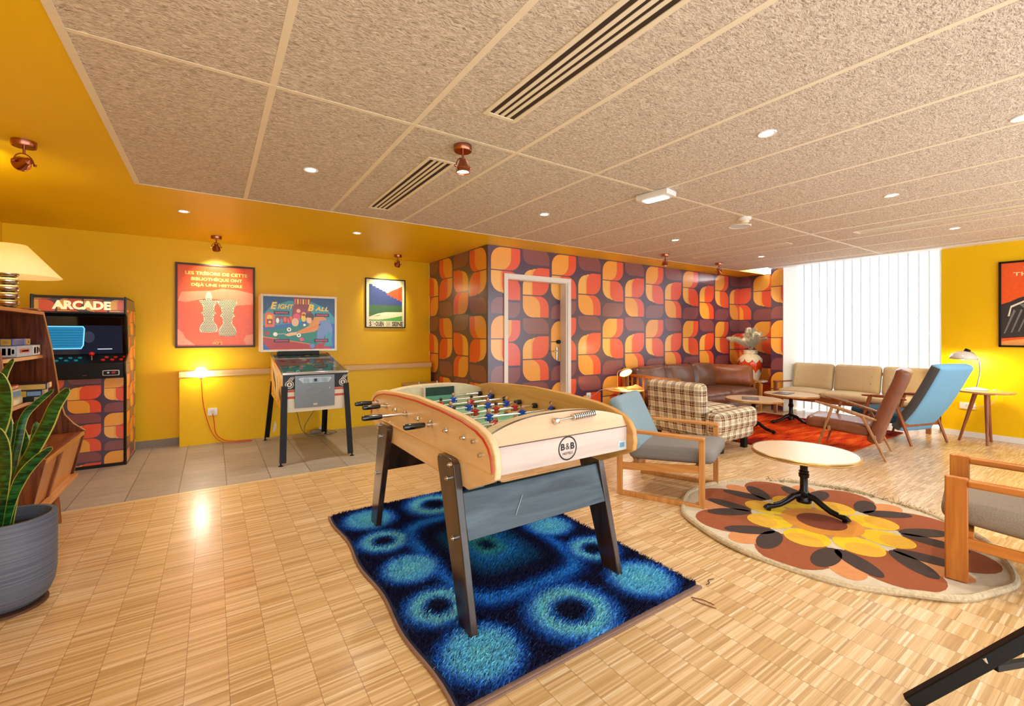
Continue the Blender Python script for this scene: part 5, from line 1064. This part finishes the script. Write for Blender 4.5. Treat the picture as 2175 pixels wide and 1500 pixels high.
# near right armchair
SEATG = mat('taupe_tweed', '#8a7c6a', rough=.95, var=.2, scale=200, bump=.5, bscale=500)
t = thing('armchair', 'orange brown wooden armchair with taupe seat cushion cut by the right edge', 'armchair', (3.72, .38, .004), radians(9.7))
for s in (-1, 1):
    x = s*.315; f = MB(); f.beam((x, .335, .012), (x, .335, .572), .032, .092, (0, 1, 0)); fo = f.build('front_post', HONEY, t, bevel=.006); f = MB(); f.beam((x, -.36, 0), (x, -.40, .50), .032, .07, (0, 1, 0)); f.build('rear_post', HONEY, t, bevel=.006)
    MB().beam((x, .30, .225), (x, -.37, .195), .024, .055).build('side_rail', HONEYY, fo, bevel=.004)
    a = MB(); a.beam((x, .295, .545), (x, -.42, .535), .05, .04); a.build('armrest', HONEYY, fo, bevel=.012, seg=3)
MB().beam((-.3, .28, .26), (.3, .28, .26), .024, .05).build('front_rail', wood('honey_pine_x', '#a45a18', '#c4782c', 'X', .35, 6), t, bevel=.003)
MB().beam((-.3, -.34, .21), (.3, -.34, .21), .024, .05).build('rear_rail', OAKX, t, bevel=.003)
MB().rbox((0, .03, .345), (.585, .74, .125), .055, .02, 10, rot=rot('X', .09)).build('seat_cushion', SEATG, t, ang=60)
MB().rbox((0, -.36, .60), (.585, .12, .50), .05, 0, 10, rot=rot('X', .3)).build('back_cushion', SEATG, t, ang=60)
for s in (-1, 1): MB().beam((s*.22, -.36, .2), (s*.22, -.5, .78), .03, .02).build('back_support', HONEY, t, bevel=.003)
# plaid armchair
PL = plaid_mat(); t = thing('armchair', 'brown and cream plaid armchair seen from behind in front of the leather sofa', 'armchair', (5.03, 3.285, 0), radians(-90))
MB().rbox((0, .02, .26), (.98, .68, .28), .05, 0, 8).build('seat_base', PL, t, ang=60)
MB().rbox((-.06, .08, .41), (.70, .58, .12), .05, .02, 8).build('seat_cushion', PL, t, ang=60)
MB().rbox((.41, .0, .345), (.20, .84, .25), .07, 0, 12, rot=rot('X', .03)).build('arm', PL, t, ang=60)
MB().rbox((-.44, .0, .345), (.12, .80, .25), .055, 0, 12, rot=rot('X', .03)).build('arm', PL, t, ang=60)
MB().rbox((-.11, -.31, .47), (.78, .17, .61), .06, 0, 10, rot=rot('X', .10)).build('backrest', PL, t, ang=60)
for x in (-.42, .42):
    for y in (-.26, .24): MB().beam((x, y, .13), (x, y, 0), .06, .06, (0, 1, 0)).build('leg', BLACK, t, bevel=.003)
for y in (-.02, .1, .22): MB().sphere((.512, y, .365), .011, 10).build('button', PL, t)
# leather sofa
LE = mat('brown_leather', '#6b4636', rough=.28, var=.22, scale=7, bump=.5, bscale=24, coat=.1)
o_ = (6.68, 4.44, 0); t = thing('sofa', 'brown leather three seat sofa with loose cushions against the patterned wall', 'sofa', o_)
W_ = 2.50
for i in range(3):
    x = (i-1)*.80; MB().rbox((x, -.03, .33), (.79, .78, .19), .06, .03, 10).build('seat_cushion', LE, t, ang=60)
m = MB(); m.rbox((0, -.02, .17), (2.42, .74, .17), .03, 0, 6); m.build('seat_base', LE, t, ang=60)
bx = ((-.84, .74), (-.12, .76), (.56, .68))
for i, (x, w) in enumerate(bx): MB().rbox((x, .27, .61), (w, .20, .46), .08, 0, 10, rot=rot('X', -.2) @ rot('Y', (-.04, .03, .06)[i]), puffy=.05).build('back_cushion', LE, t, ang=60)
MB().rbox((1.02, .0, .605), (.74, .20, .40), .09, 0, 10, rot=rot('Z', -.95) @ rot('X', -.22), puffy=.05).build('loose_cushion', mat('cognac_leather', '#8a4a22', rough=.35, var=.2, scale=8, bump=.6, bscale=26), t, ang=60)
fm = MB(); fm.beam((-1.22, .36, .14), (-1.22, .40, .76), .03, .05, (0, 1, 0)); fm.beam((1.22, .36, .14), (1.22, .40, .70), .03, .05, (0, 1, 0)); fm.beam((-1.22, .39, .60), (1.22, .39, .60), .03, .04); fm.build('back_frame', OAKX, t, bevel=.004)
for s in (-1, 1):
    a = MB(); x = s*1.275; zt_ = .715
    a.beam((x, .42, zt_), (x, -.60 if s < 0 else -.42, zt_-.02 if s < 0 else .50), .045, .035); a.beam((x, -.40, 0), (x, -.42, zt_-.03 if s < 0 else .48), .035, .045, (0, 1, 0)); a.beam((x, .38, 0), (x, .42, zt_-.02), .035, .045, (0, 1, 0)); a.beam((x, -.40, .2), (x, .38, .2), .03, .05)
    for k in range(6): y = -.30+.11*k; a.beam((x, y, .2), (x, y, zt_-.03-(0 if s < 0 else .2*(1-(k+1)/7.0))), .018, .03, (0, 1, 0))
    a.build('slatted_arm', HONEY if s < 0 else OAKZ, t, bevel=.003)
# beige sofa by the window
BE = mat('beige_corduroy', '#cdb690', rough=.95, var=.12, scale=60, bump=.5, bscale=260, stretch=(1, 1, 4))
t = thing('sofa', 'long beige button back sofa with teak frame standing along the bright window', 'sofa', (8.34, 2.83, 0), radians(90))
for i in range(3):
    x = (i-1)*.635
    MB().rbox((x, .03, .375), (.63, .60, .10), .045, .02, 10).build('seat_cushion', BE, t, ang=60)
    bc = MB(); bc.rbox((x, -.245, .625), (.625, .12, .46), .06, 0, 12, rot=rot('X', .22), puffy=.03); bco = bc.build('back_cushion', BE, t, ang=60)
    m = MB()
    for r in range(2):
        for k in range(4): m.sphere((x-.21+.14*k, -.155-.028*r, .58+.11*r), .012, 8)
    m.build('button', BE, bco)
MB().beam((-.96, .30, .29), (.96, .30, .29), .03, .075).build('front_rail', TEAKX, t, bevel=.004); MB().beam((-.96, -.28, .27), (.96, -.28, .27), .03, .075).build('rear_rail', TEAKX, t, bevel=.004)
MB().beam((-.96, -.36, .72), (.96, -.36, .72), .02, .05).build('back_rail', TEAKX, t, bevel=.004)
for s in (-1, 1):
    x = s*.985; a = MB(); a.beam((x, .31, 0), (x, .31, .53), .05, .05, (0, 1, 0)); a.build('leg', TEAKZ, t, bevel=.004); a = MB(); a.beam((x, -.31, 0), (x, -.36, .52), .045, .05, (0, 1, 0)); a.build('leg', TEAKZ, t, bevel=.004)
    MB().beam((x, .345, .54), (x, -.38, .515), .055, .03).build('armrest', TEAKY, t, bevel=.006)
# lounge chairs
def lounge(lab, loc, rz, w, frame_m, seat_m, back_m, side_m, path, arm, thick=.13, seatc=(.43, .315)):
    t = thing('lounge_chair', lab, 'armchair', loc, rz, 'tall back lounge chairs')
    (ty, tz), (ry, rz_) = arm
    for s in (-1, 1):
        x = s*w/2
        MB().tube([(x, ty, tz), (x*1.01, ty*.6+ry*.4, tz*.6+rz_*.4+.006), (x, ry+.05, rz_+.01), (x*.98, ry-.04, rz_-.012)], [.010, .020, .02, .010], 10).build('armrest', frame_m, t)
        MB().beam((x, .47, tz*.7+rz_*.3-.012), (x*1.04, .62, 0), .028, .05, (1, 0, 0), .02, .028).build('leg', frame_m, t, bevel=.006)
        MB().beam((x, .20, rz_+.02), (x, 0, 0), .028, .055, (1, 0, 0), .02, .028).build('leg', frame_m, t, bevel=.006)
    MB().beam((-w/2, .50, .285), (w/2, .50, .285), .03, .05).build('front_rail', frame_m, t, bevel=.003); MB().beam((-w/2, .10, .235), (w/2, .10, .235), .03, .05).build('rear_rail', frame_m, t, bevel=.003)
    ww = w-.05; MB().rbox((0, seatc[0], seatc[1]), (ww, .60, .13), .045, .012, 10, rot=rot('X', .06)).build('seat', seat_m, t, ang=60)
    P_ = smooth_path([(0, a, b) for a, b in path], 5); n = len(P_)-1
    m = MB(); vs = []; fs = []; mi = []; ring = 20
    for i, p in enumerate(P_):
        a = P_[min(i+1, n)]; b2 = P_[max(i-1, 0)]; d = (a-b2).normalized(); nrm = Vector((0, -d.z, d.y)); k2 = (.55 if i in (0, n) else 1)
        for k in range(ring):
            an = 2*pi*k/ring; cx_ = cos(an); sx_ = sin(an); ex = .35
            vs.append(p+Vector((math.copysign(abs(cx_)**ex, cx_)*ww/2*(1 if k2 == 1 else .97), 0, 0))+nrm*(math.copysign(abs(sx_)**ex, sx_)*thick/2*k2))
    for i in range(n):
        for k in range(ring):
            fs.append((i*ring+k, i*ring+(k+1) % ring, (i+1)*ring+(k+1) % ring, (i+1)*ring+k)); mi.append(0 if sin(2*pi*(k+.5)/ring) > .2 or i >= n-1 else 1)
    fs.append(tuple(range(ring))[::-1]); mi.append(0); fs.append(tuple(range(n*ring, (n+1)*ring))); mi.append(0)
    m.add(vs, fs); m.m = mi; m.build('backrest', [back_m, side_m], t, ang=70)
    return t
BRL = mat('tan_leather', '#7c4630', rough=.3, var=.12, scale=10, bump=.25, bscale=60, coat=.15)
TKF = wood('teak_frame', '#8a5a36', '#b58658', 'Z', .35, 6)
lounge('brown leather lounge chair with thin teak arms, in front of the blue one', (6.19, 1.75, 0), radians(11.5), .60, TKF, BRL, BRL, BRL, [(.115, .17), (.085, .30), (.035, .46), (-.035, .66), (-.10, .84), (-.135, .97)], ((.63, .575), (.12, .44)))
BLF = mat('sky_blue_cloth', '#78b0d6', rough=.95, var=.12, scale=90, bump=.5, bscale=300, stretch=(1, 1, 3)); CHF = mat('charcoal_cloth', '#565b5e', rough=.95, var=.1, scale=200, bump=.3)
NAVY = mat('dark_teal_cloth', '#1d4660', rough=.95, var=.1, bump=.3)
lounge('light blue lounge chair with charcoal front, turned towards the window sofa', (7.27, 1.66, 0), radians(-17), .64, TEAKZ, NAVY, BLF, CHF, [(.20, .17), (.14, .28), (.02, .46), (-.085, .66), (-.17, .84), (-.235, .985)], ((.57, .545), (.10, .56)), .14, (.45, .30))
# ================================================================ SIDE TABLES, LAMPS, VASE
t = thing('side_table', 'small round wooden side table with splayed legs left of the leather sofa', 'table', (5.02, 4.50, 0))
MB().lathe([(.001, .522), (.27, .522), (.285, .53), (.285, .54), (.275, .546), (.001, .546)], n=48).build('tabletop', wood('warm_tabletop', '#d99a48', '#edb666', 'X', .35, 4), t)
for k in range(3):
    a = 2*pi*k/3+.5; MB().tube([(.07*cos(a), .07*sin(a), .522), (.22*cos(a), .22*sin(a), 0)], [.02, .012], 12).build('leg', OAKZ, t)
MB().lathe([(.11, .50), (.11, .522)], n=24).build('leg_block', OAKX, t)
def desk_lamp(lab, loc, col, rz, s=1):
    t = thing('desk_lamp', lab, 'lamp', loc, rz)
    mt = mat('lamp_enamel', col, rough=.25, coat=.3, var=.03)
    MB().lathe([(.085, 0), (.09, .006), (.08, .014), (.02, .024), (.008, .03)], n=36).build('base', mt, t)
    MB().tube([(-.02, 0, .02), (-.02, 0, .22), (-.012, 0, .25), (.01, 0, .268), (.05, 0, .275)], .0065, 10).build('stem', mt, t)
    sh = MB(); R = Vector((-.12, .62, .78)).to_track_quat('Z', 'Y').to_matrix().to_4x4(); sh.X = Matrix.Translation((.095, -.01, .258)) @ R
    sh.lathe([(.02, .045), (.03, .04), (.06, .02), (.09, -.015), (.095, -.03)], n=36, cap=False); so = sh.build('lamp_shade', mt, t, solid=.003)
    k = MB(); k.X = sh.X; k.lathe([(.022, .04), (.024, .07), (.02, .075), (.001, .078)], n=20); k.build('lamp_cap', C('#4a4a40'), so)
    g = MB(); g.X = sh.X; g.lathe([(.001, -.02), (.085, -.022)], n=28, cap=False); g.build('glowing_disc', BULBW, so)
    return t
desk_lamp('small yellow desk lamp lit on the round table left of the leather sofa', (4.90, 4.50, .547), '#d8b050', radians(-25))
spot('desk_lamp_light', (4.99, 4.46, .76), (5.1, 4.42, .5), 9, (1, .8, .5), 140, .6, .05)
t = thing('lamp_cord', 'thin white lamp cord running from the small round table to the wall plug', 'cord', (4.80, 4.72, 0))
MB().tube(smooth_path([(.02, -.2, .555), (-.06, -.16, .556), (-.12, -.06, .53), (-.10, .05, .46), (-.09, .15, .42), (-.08, .20, .42)]), .0035, 6).build('cord', WHITE, t)
MB().cyl((-.08, .221, .42), (-.08, .185, .42), .022, 16).build('plug', WHITE, t)
m = MB(); vs = []; n = 12; fr_ = random.Random(12)
for j in range(n+1):
    for i in range(n+1):
        u, v = -1+2*i/n, -1+2*j/n; r = max(abs(u), abs(v)); vs.append((u*.13+fr_.uniform(-.004, .004), v*.09+fr_.uniform(-.004, .004), .002+.055*(1-r)**.8*(1+.3*sin(7*u+3*v))+fr_.uniform(0, .004)))
m.add(vs, [(j*(n+1)+i, j*(n+1)+i+1, (j+1)*(n+1)+i+1, (j+1)*(n+1)+i) for j in range(n) for i in range(n)]); cl = m.build('folded_cloth', mat('orange_cloth', '#e8642a', rough=.9, var=.1, bump=.4), None, solid=.002); cl.location = (5.13, 4.40, .5475); cl.rotation_euler = (0, 0, -.6)
tag(cl, 'crumpled orange cloth lying on the small round table beside the lamp', 'cloth')
t = thing('plant_stand', 'small white round side table holding the pampas vase in the papered corner', 'table', (8.42, 4.47, 0))
MB().lathe([(.001, .46), (.30, .46), (.31, .468), (.305, .478), (.001, .478)], n=40).build('tabletop', WHITE, t); MB().lathe([(.18, 0), (.18, .012), (.03, .03), (.025, .44), (.08, .46)], n=24).build('pedestal', WHITE, t)
t = thing('vase', 'orange and cream lava glazed floor vase in the papered corner behind the sofa', 'vase', (8.40, 4.44, .479))
vp = [(.10, 0), (.125, .02), (.16, .12), (.195, .25), (.205, .33), (.19, .41), (.14, .465), (.105, .48), (.10, .50), (.112, .51), (.112, .525), (.102, .53), (.102, .545), (.115, .555), (.115, .575), (.095, .575), (.09, .50)]
m = MB(); m.lathe(vp, n=48); vo = m.build('body', mat('orange_glaze', '#e0441a', rough=.12, coat=.6, var=.15, scale=12), t)
def vr(z):
    for (ra, za), (rb, zb) in zip(vp, vp[1:]):
        if za <= z <= zb: return ra+(rb-ra)*(z-za)/(zb-za)
    return .1
CRG = mat('cream_lava_glaze', '#e6d6b8', rough=.7, var=.12, scale=30, bump=.6, bscale=120)
m = MB(); n = 96; 
def band(zlo, zhi, fl, fh):
    K = 8; vs = []; fs = []
    for j in range(K+1):
        for k in range(n):
            a = 2*pi*k/n; z = fl(a)+(fh(a)-fl(a))*j/K; r = vr(z)+.009; vs.append((r*cos(a), r*sin(a), z))
    for j in range(K):
        for k in range(n): fs.append((j*n+k, j*n+(k+1) % n, (j+1)*n+(k+1) % n, (j+1)*n+k))
    m.add(vs, fs)
sc3 = lambda a: abs(sin(a*5))**.6
band(0, 0, lambda a: .415-.07*sc3(a), lambda a: .574); band(0, 0, lambda a: .001, lambda a: .12+.10*sc3(a+.3)); m.build('lava_drip', CRG, t)
t = thing('pampas_grass', 'bunch of dried cream pampas plumes standing in the orange vase', 'dried flowers', (8.40, 4.44, 1.0))
PAM = mat('pampas_cream', '#fff3df', rough=1, var=.12, scale=20); fr_ = random.Random(21)
for k in range(36):
    a = 2*pi*k/36+fr_.uniform(-.2, .2); sp3 = fr_.uniform(.12, .30) if k % 2 else fr_.uniform(0, .14); H = fr_.uniform(.32, .52)-.3*sp3; 
    if 11 < k < 18: sp3 = .40; H = .28
    if cos(a)*1+sin(a)*.6 > .75: sp3 *= .6
    st_ = MB(); base_ = Vector((0, 0, .056)); mid = Vector((.05*cos(a), .05*sin(a), .10)); tip = Vector((sp3*cos(a), sp3*sin(a), H)); sp_path = smooth_path([base_, mid, mid.lerp(tip, .55)+Vector((0, 0, .04)), tip], 7)
    st_.tube(sp_path, .0022, 4, mi=0); vs = []; fs = []
    L0 = len(sp_path)
    for q in range(420):
        u = .34+.66*fr_.random(); i = min(L0-2, int(u*(L0-1))); p = sp_path[i].lerp(sp_path[i+1], u*(L0-1)-i); tg = (sp_path[i+1]-sp_path[i]).normalized()
        d = Vector((fr_.gauss(0, 1), fr_.gauss(0, 1), fr_.gauss(0, 1))); d = (d-tg*d.dot(tg)).normalized(); ln = .085*(sin(pi*min(1, (u-.30)/.72))**.7)*fr_.uniform(.5, 1.2); e = p+tg*ln*.9+d*ln*.75-Vector((0, 0, ln*.25)); s2 = tg.cross(d)*.0034
        b_ = len(vs); vs += [p-s2, p+s2, e]; fs.append((b_, b_+1, b_+2))
    st_.add(vs, fs); st_.build('plume', PAM, t, smooth=False)
# right side table and lamp
t = thing('side_table', 'oval wooden side table on three tapered legs against the yellow right wall', 'table', (7.86, 1.30, 0))
MB().lathe([(.001, .632), (.26, .632), (.275, .645), (.27, .655), (.001, .656)], n=48, sx=.95, sy=1.0).build('tabletop', wood('side_top_wood', '#b9824e', '#d3a26c', 'Y', .3, 4, .2), t)
MB().lathe([(.10, .61), (.10, .632)], n=24).build('leg_block', TEAKX, t)
for (a, b2) in (((-.03, -.03), (-.11, -.05)), ((.08, -.02), (.22, -.03)), ((.0, .07), (.02, .22))):
    MB().tube([(a[0], a[1], .625), (b2[0], b2[1], 0)], [.024, .013], 12).build('leg', TEAKZ, t)
t = thing('dome_lamp', 'white dome table lamp with curved chrome arm on the right side table', 'lamp', (7.86, 1.36, .657))
MB().lathe([(.10, 0), (.105, .006), (.09, .018), (.03, .03), (.012, .034)], n=40).build('base', WHITE, t)
MB().tube(smooth_path([(0, -.0, .03), (0, -.015, .12), (0, -.03, .24), (0, -.02, .36), (0, .02, .44), (0, .06, .475)]), .0075, 10).build('curved_arm', CHROME, t)
sh = MB(); sh.X = Matrix.Translation((0, .12, .375)) @ Matrix.Rotation(radians(2), 4, 'X'); sh.lathe([(.128, 0), (.125, .03), (.108, .065), (.075, .09), (.035, .103), (.001, .106)], n=40, cap=False); so = sh.build('dome_shade', mat('dome_enamel', '#d9d2c6', rough=.15, coat=.5, var=.02), t, solid=.003)
k = MB(); k.X = Matrix.Translation((0, .085, .48)) @ Matrix.Rotation(radians(30), 4, 'X'); k.lathe([(.03, -.02), (.03, .02), (.026, .025), (.001, .026)], n=20); k.build('lamp_cap', BLACK, so)
MB().sphere((0, .12, .40), .035, 14).build('bulb', BULB, so)
point('dome_lamp_light', (7.90, 1.48, 1.02), 10, (1, .8, .45), .04)
t = thing('lamp_cord', 'white cord hanging from the right side table to the double socket', 'cord', (8.05, 1.35, 0))
MB().tube(smooth_path([(-.05, -.10, .662), (.0, -.12, .662), (.09, -.12, .655), (.12, -.11, .56), (.12, -.06, .46), (.13, .02, .42), (.155, .10, .41)]), .0035, 6).build('cord', WHITE, t)
MB().cyl((.15, .12, .41), (.166, .12, .41), .02, 14).build('plug', WHITE, t)
# stone-look bench in the corner
t = thing('storage_box', 'low beige box in the corner between yellow boxing and patterned block', 'box', (2.62, 6.42, 0))
m = MB(); m.box(-.20, .32, -.13, .17, 0, .56); m.build('box_body', mat('travertine_board', '#b99a6a', rough=.5, var=.12, scale=8), t, bevel=.004)
m = MB(); m.box(-.205, .325, -.135, .175, .56, .60); m.build('lid', mat('travertine_lid', '#c7ab7c', rough=.45, var=.12, scale=8), t, bevel=.004)
# black folding table frame at the lower right corner
t = thing('folding_frame', 'black steel table leg with hinged brace in the lower right corner', 'table frame', (2.1, .4, 0)); o = (2.1, .4, 0)
STL = mat('black_steel', '#14171c', rough=.3, metal=.5)
MB(o).beam((2.10, .535, .012), (2.36, .02, .66), .03, .045, (0, 0, 1)).build('leg', STL, t, bevel=.003)

MB(o).beam((2.19, .335, .225), (2.66, .12, .235), .018, .022, (0, 0, 1)).build('brace', STL, t, bevel=.002)
MB(o).cyl((2.185, .355, .235), (2.18, .362, .25), .010, 14).build('rivet', CHROME, t)
# twigs on the floor by the rug corner
def twig(lab, pts, r=.0022, c='#7a3c1e'):
    m = MB(pts[0]); m.tube(smooth_path(pts, 4), [r*1.3]+[r]*(4*(len(pts)-1)-1)+[r*.5], 5); ob = m.build('dry_twig', C(c), None); ob.location = pts[0]; tag(ob, lab, 'twig')
twig('thin reddish pine needle on the floor at the blue rug corner', [(2.03, 1.375, .004), (2.06, 1.33, .004), (2.07, 1.27, .004)])
twig('second reddish pine needle crossing the floor beside the rug corner', [(2.02, 1.36, .004), (2.03, 1.31, .004), (2.05, 1.25, .004)])
twig('dark curled thread on the floor off the right corner of the blue rug', [(2.20, 1.40, .004), (2.23, 1.40, .004), (2.25, 1.42, .004), (2.29, 1.41, .004)], .002, '#2a2420')
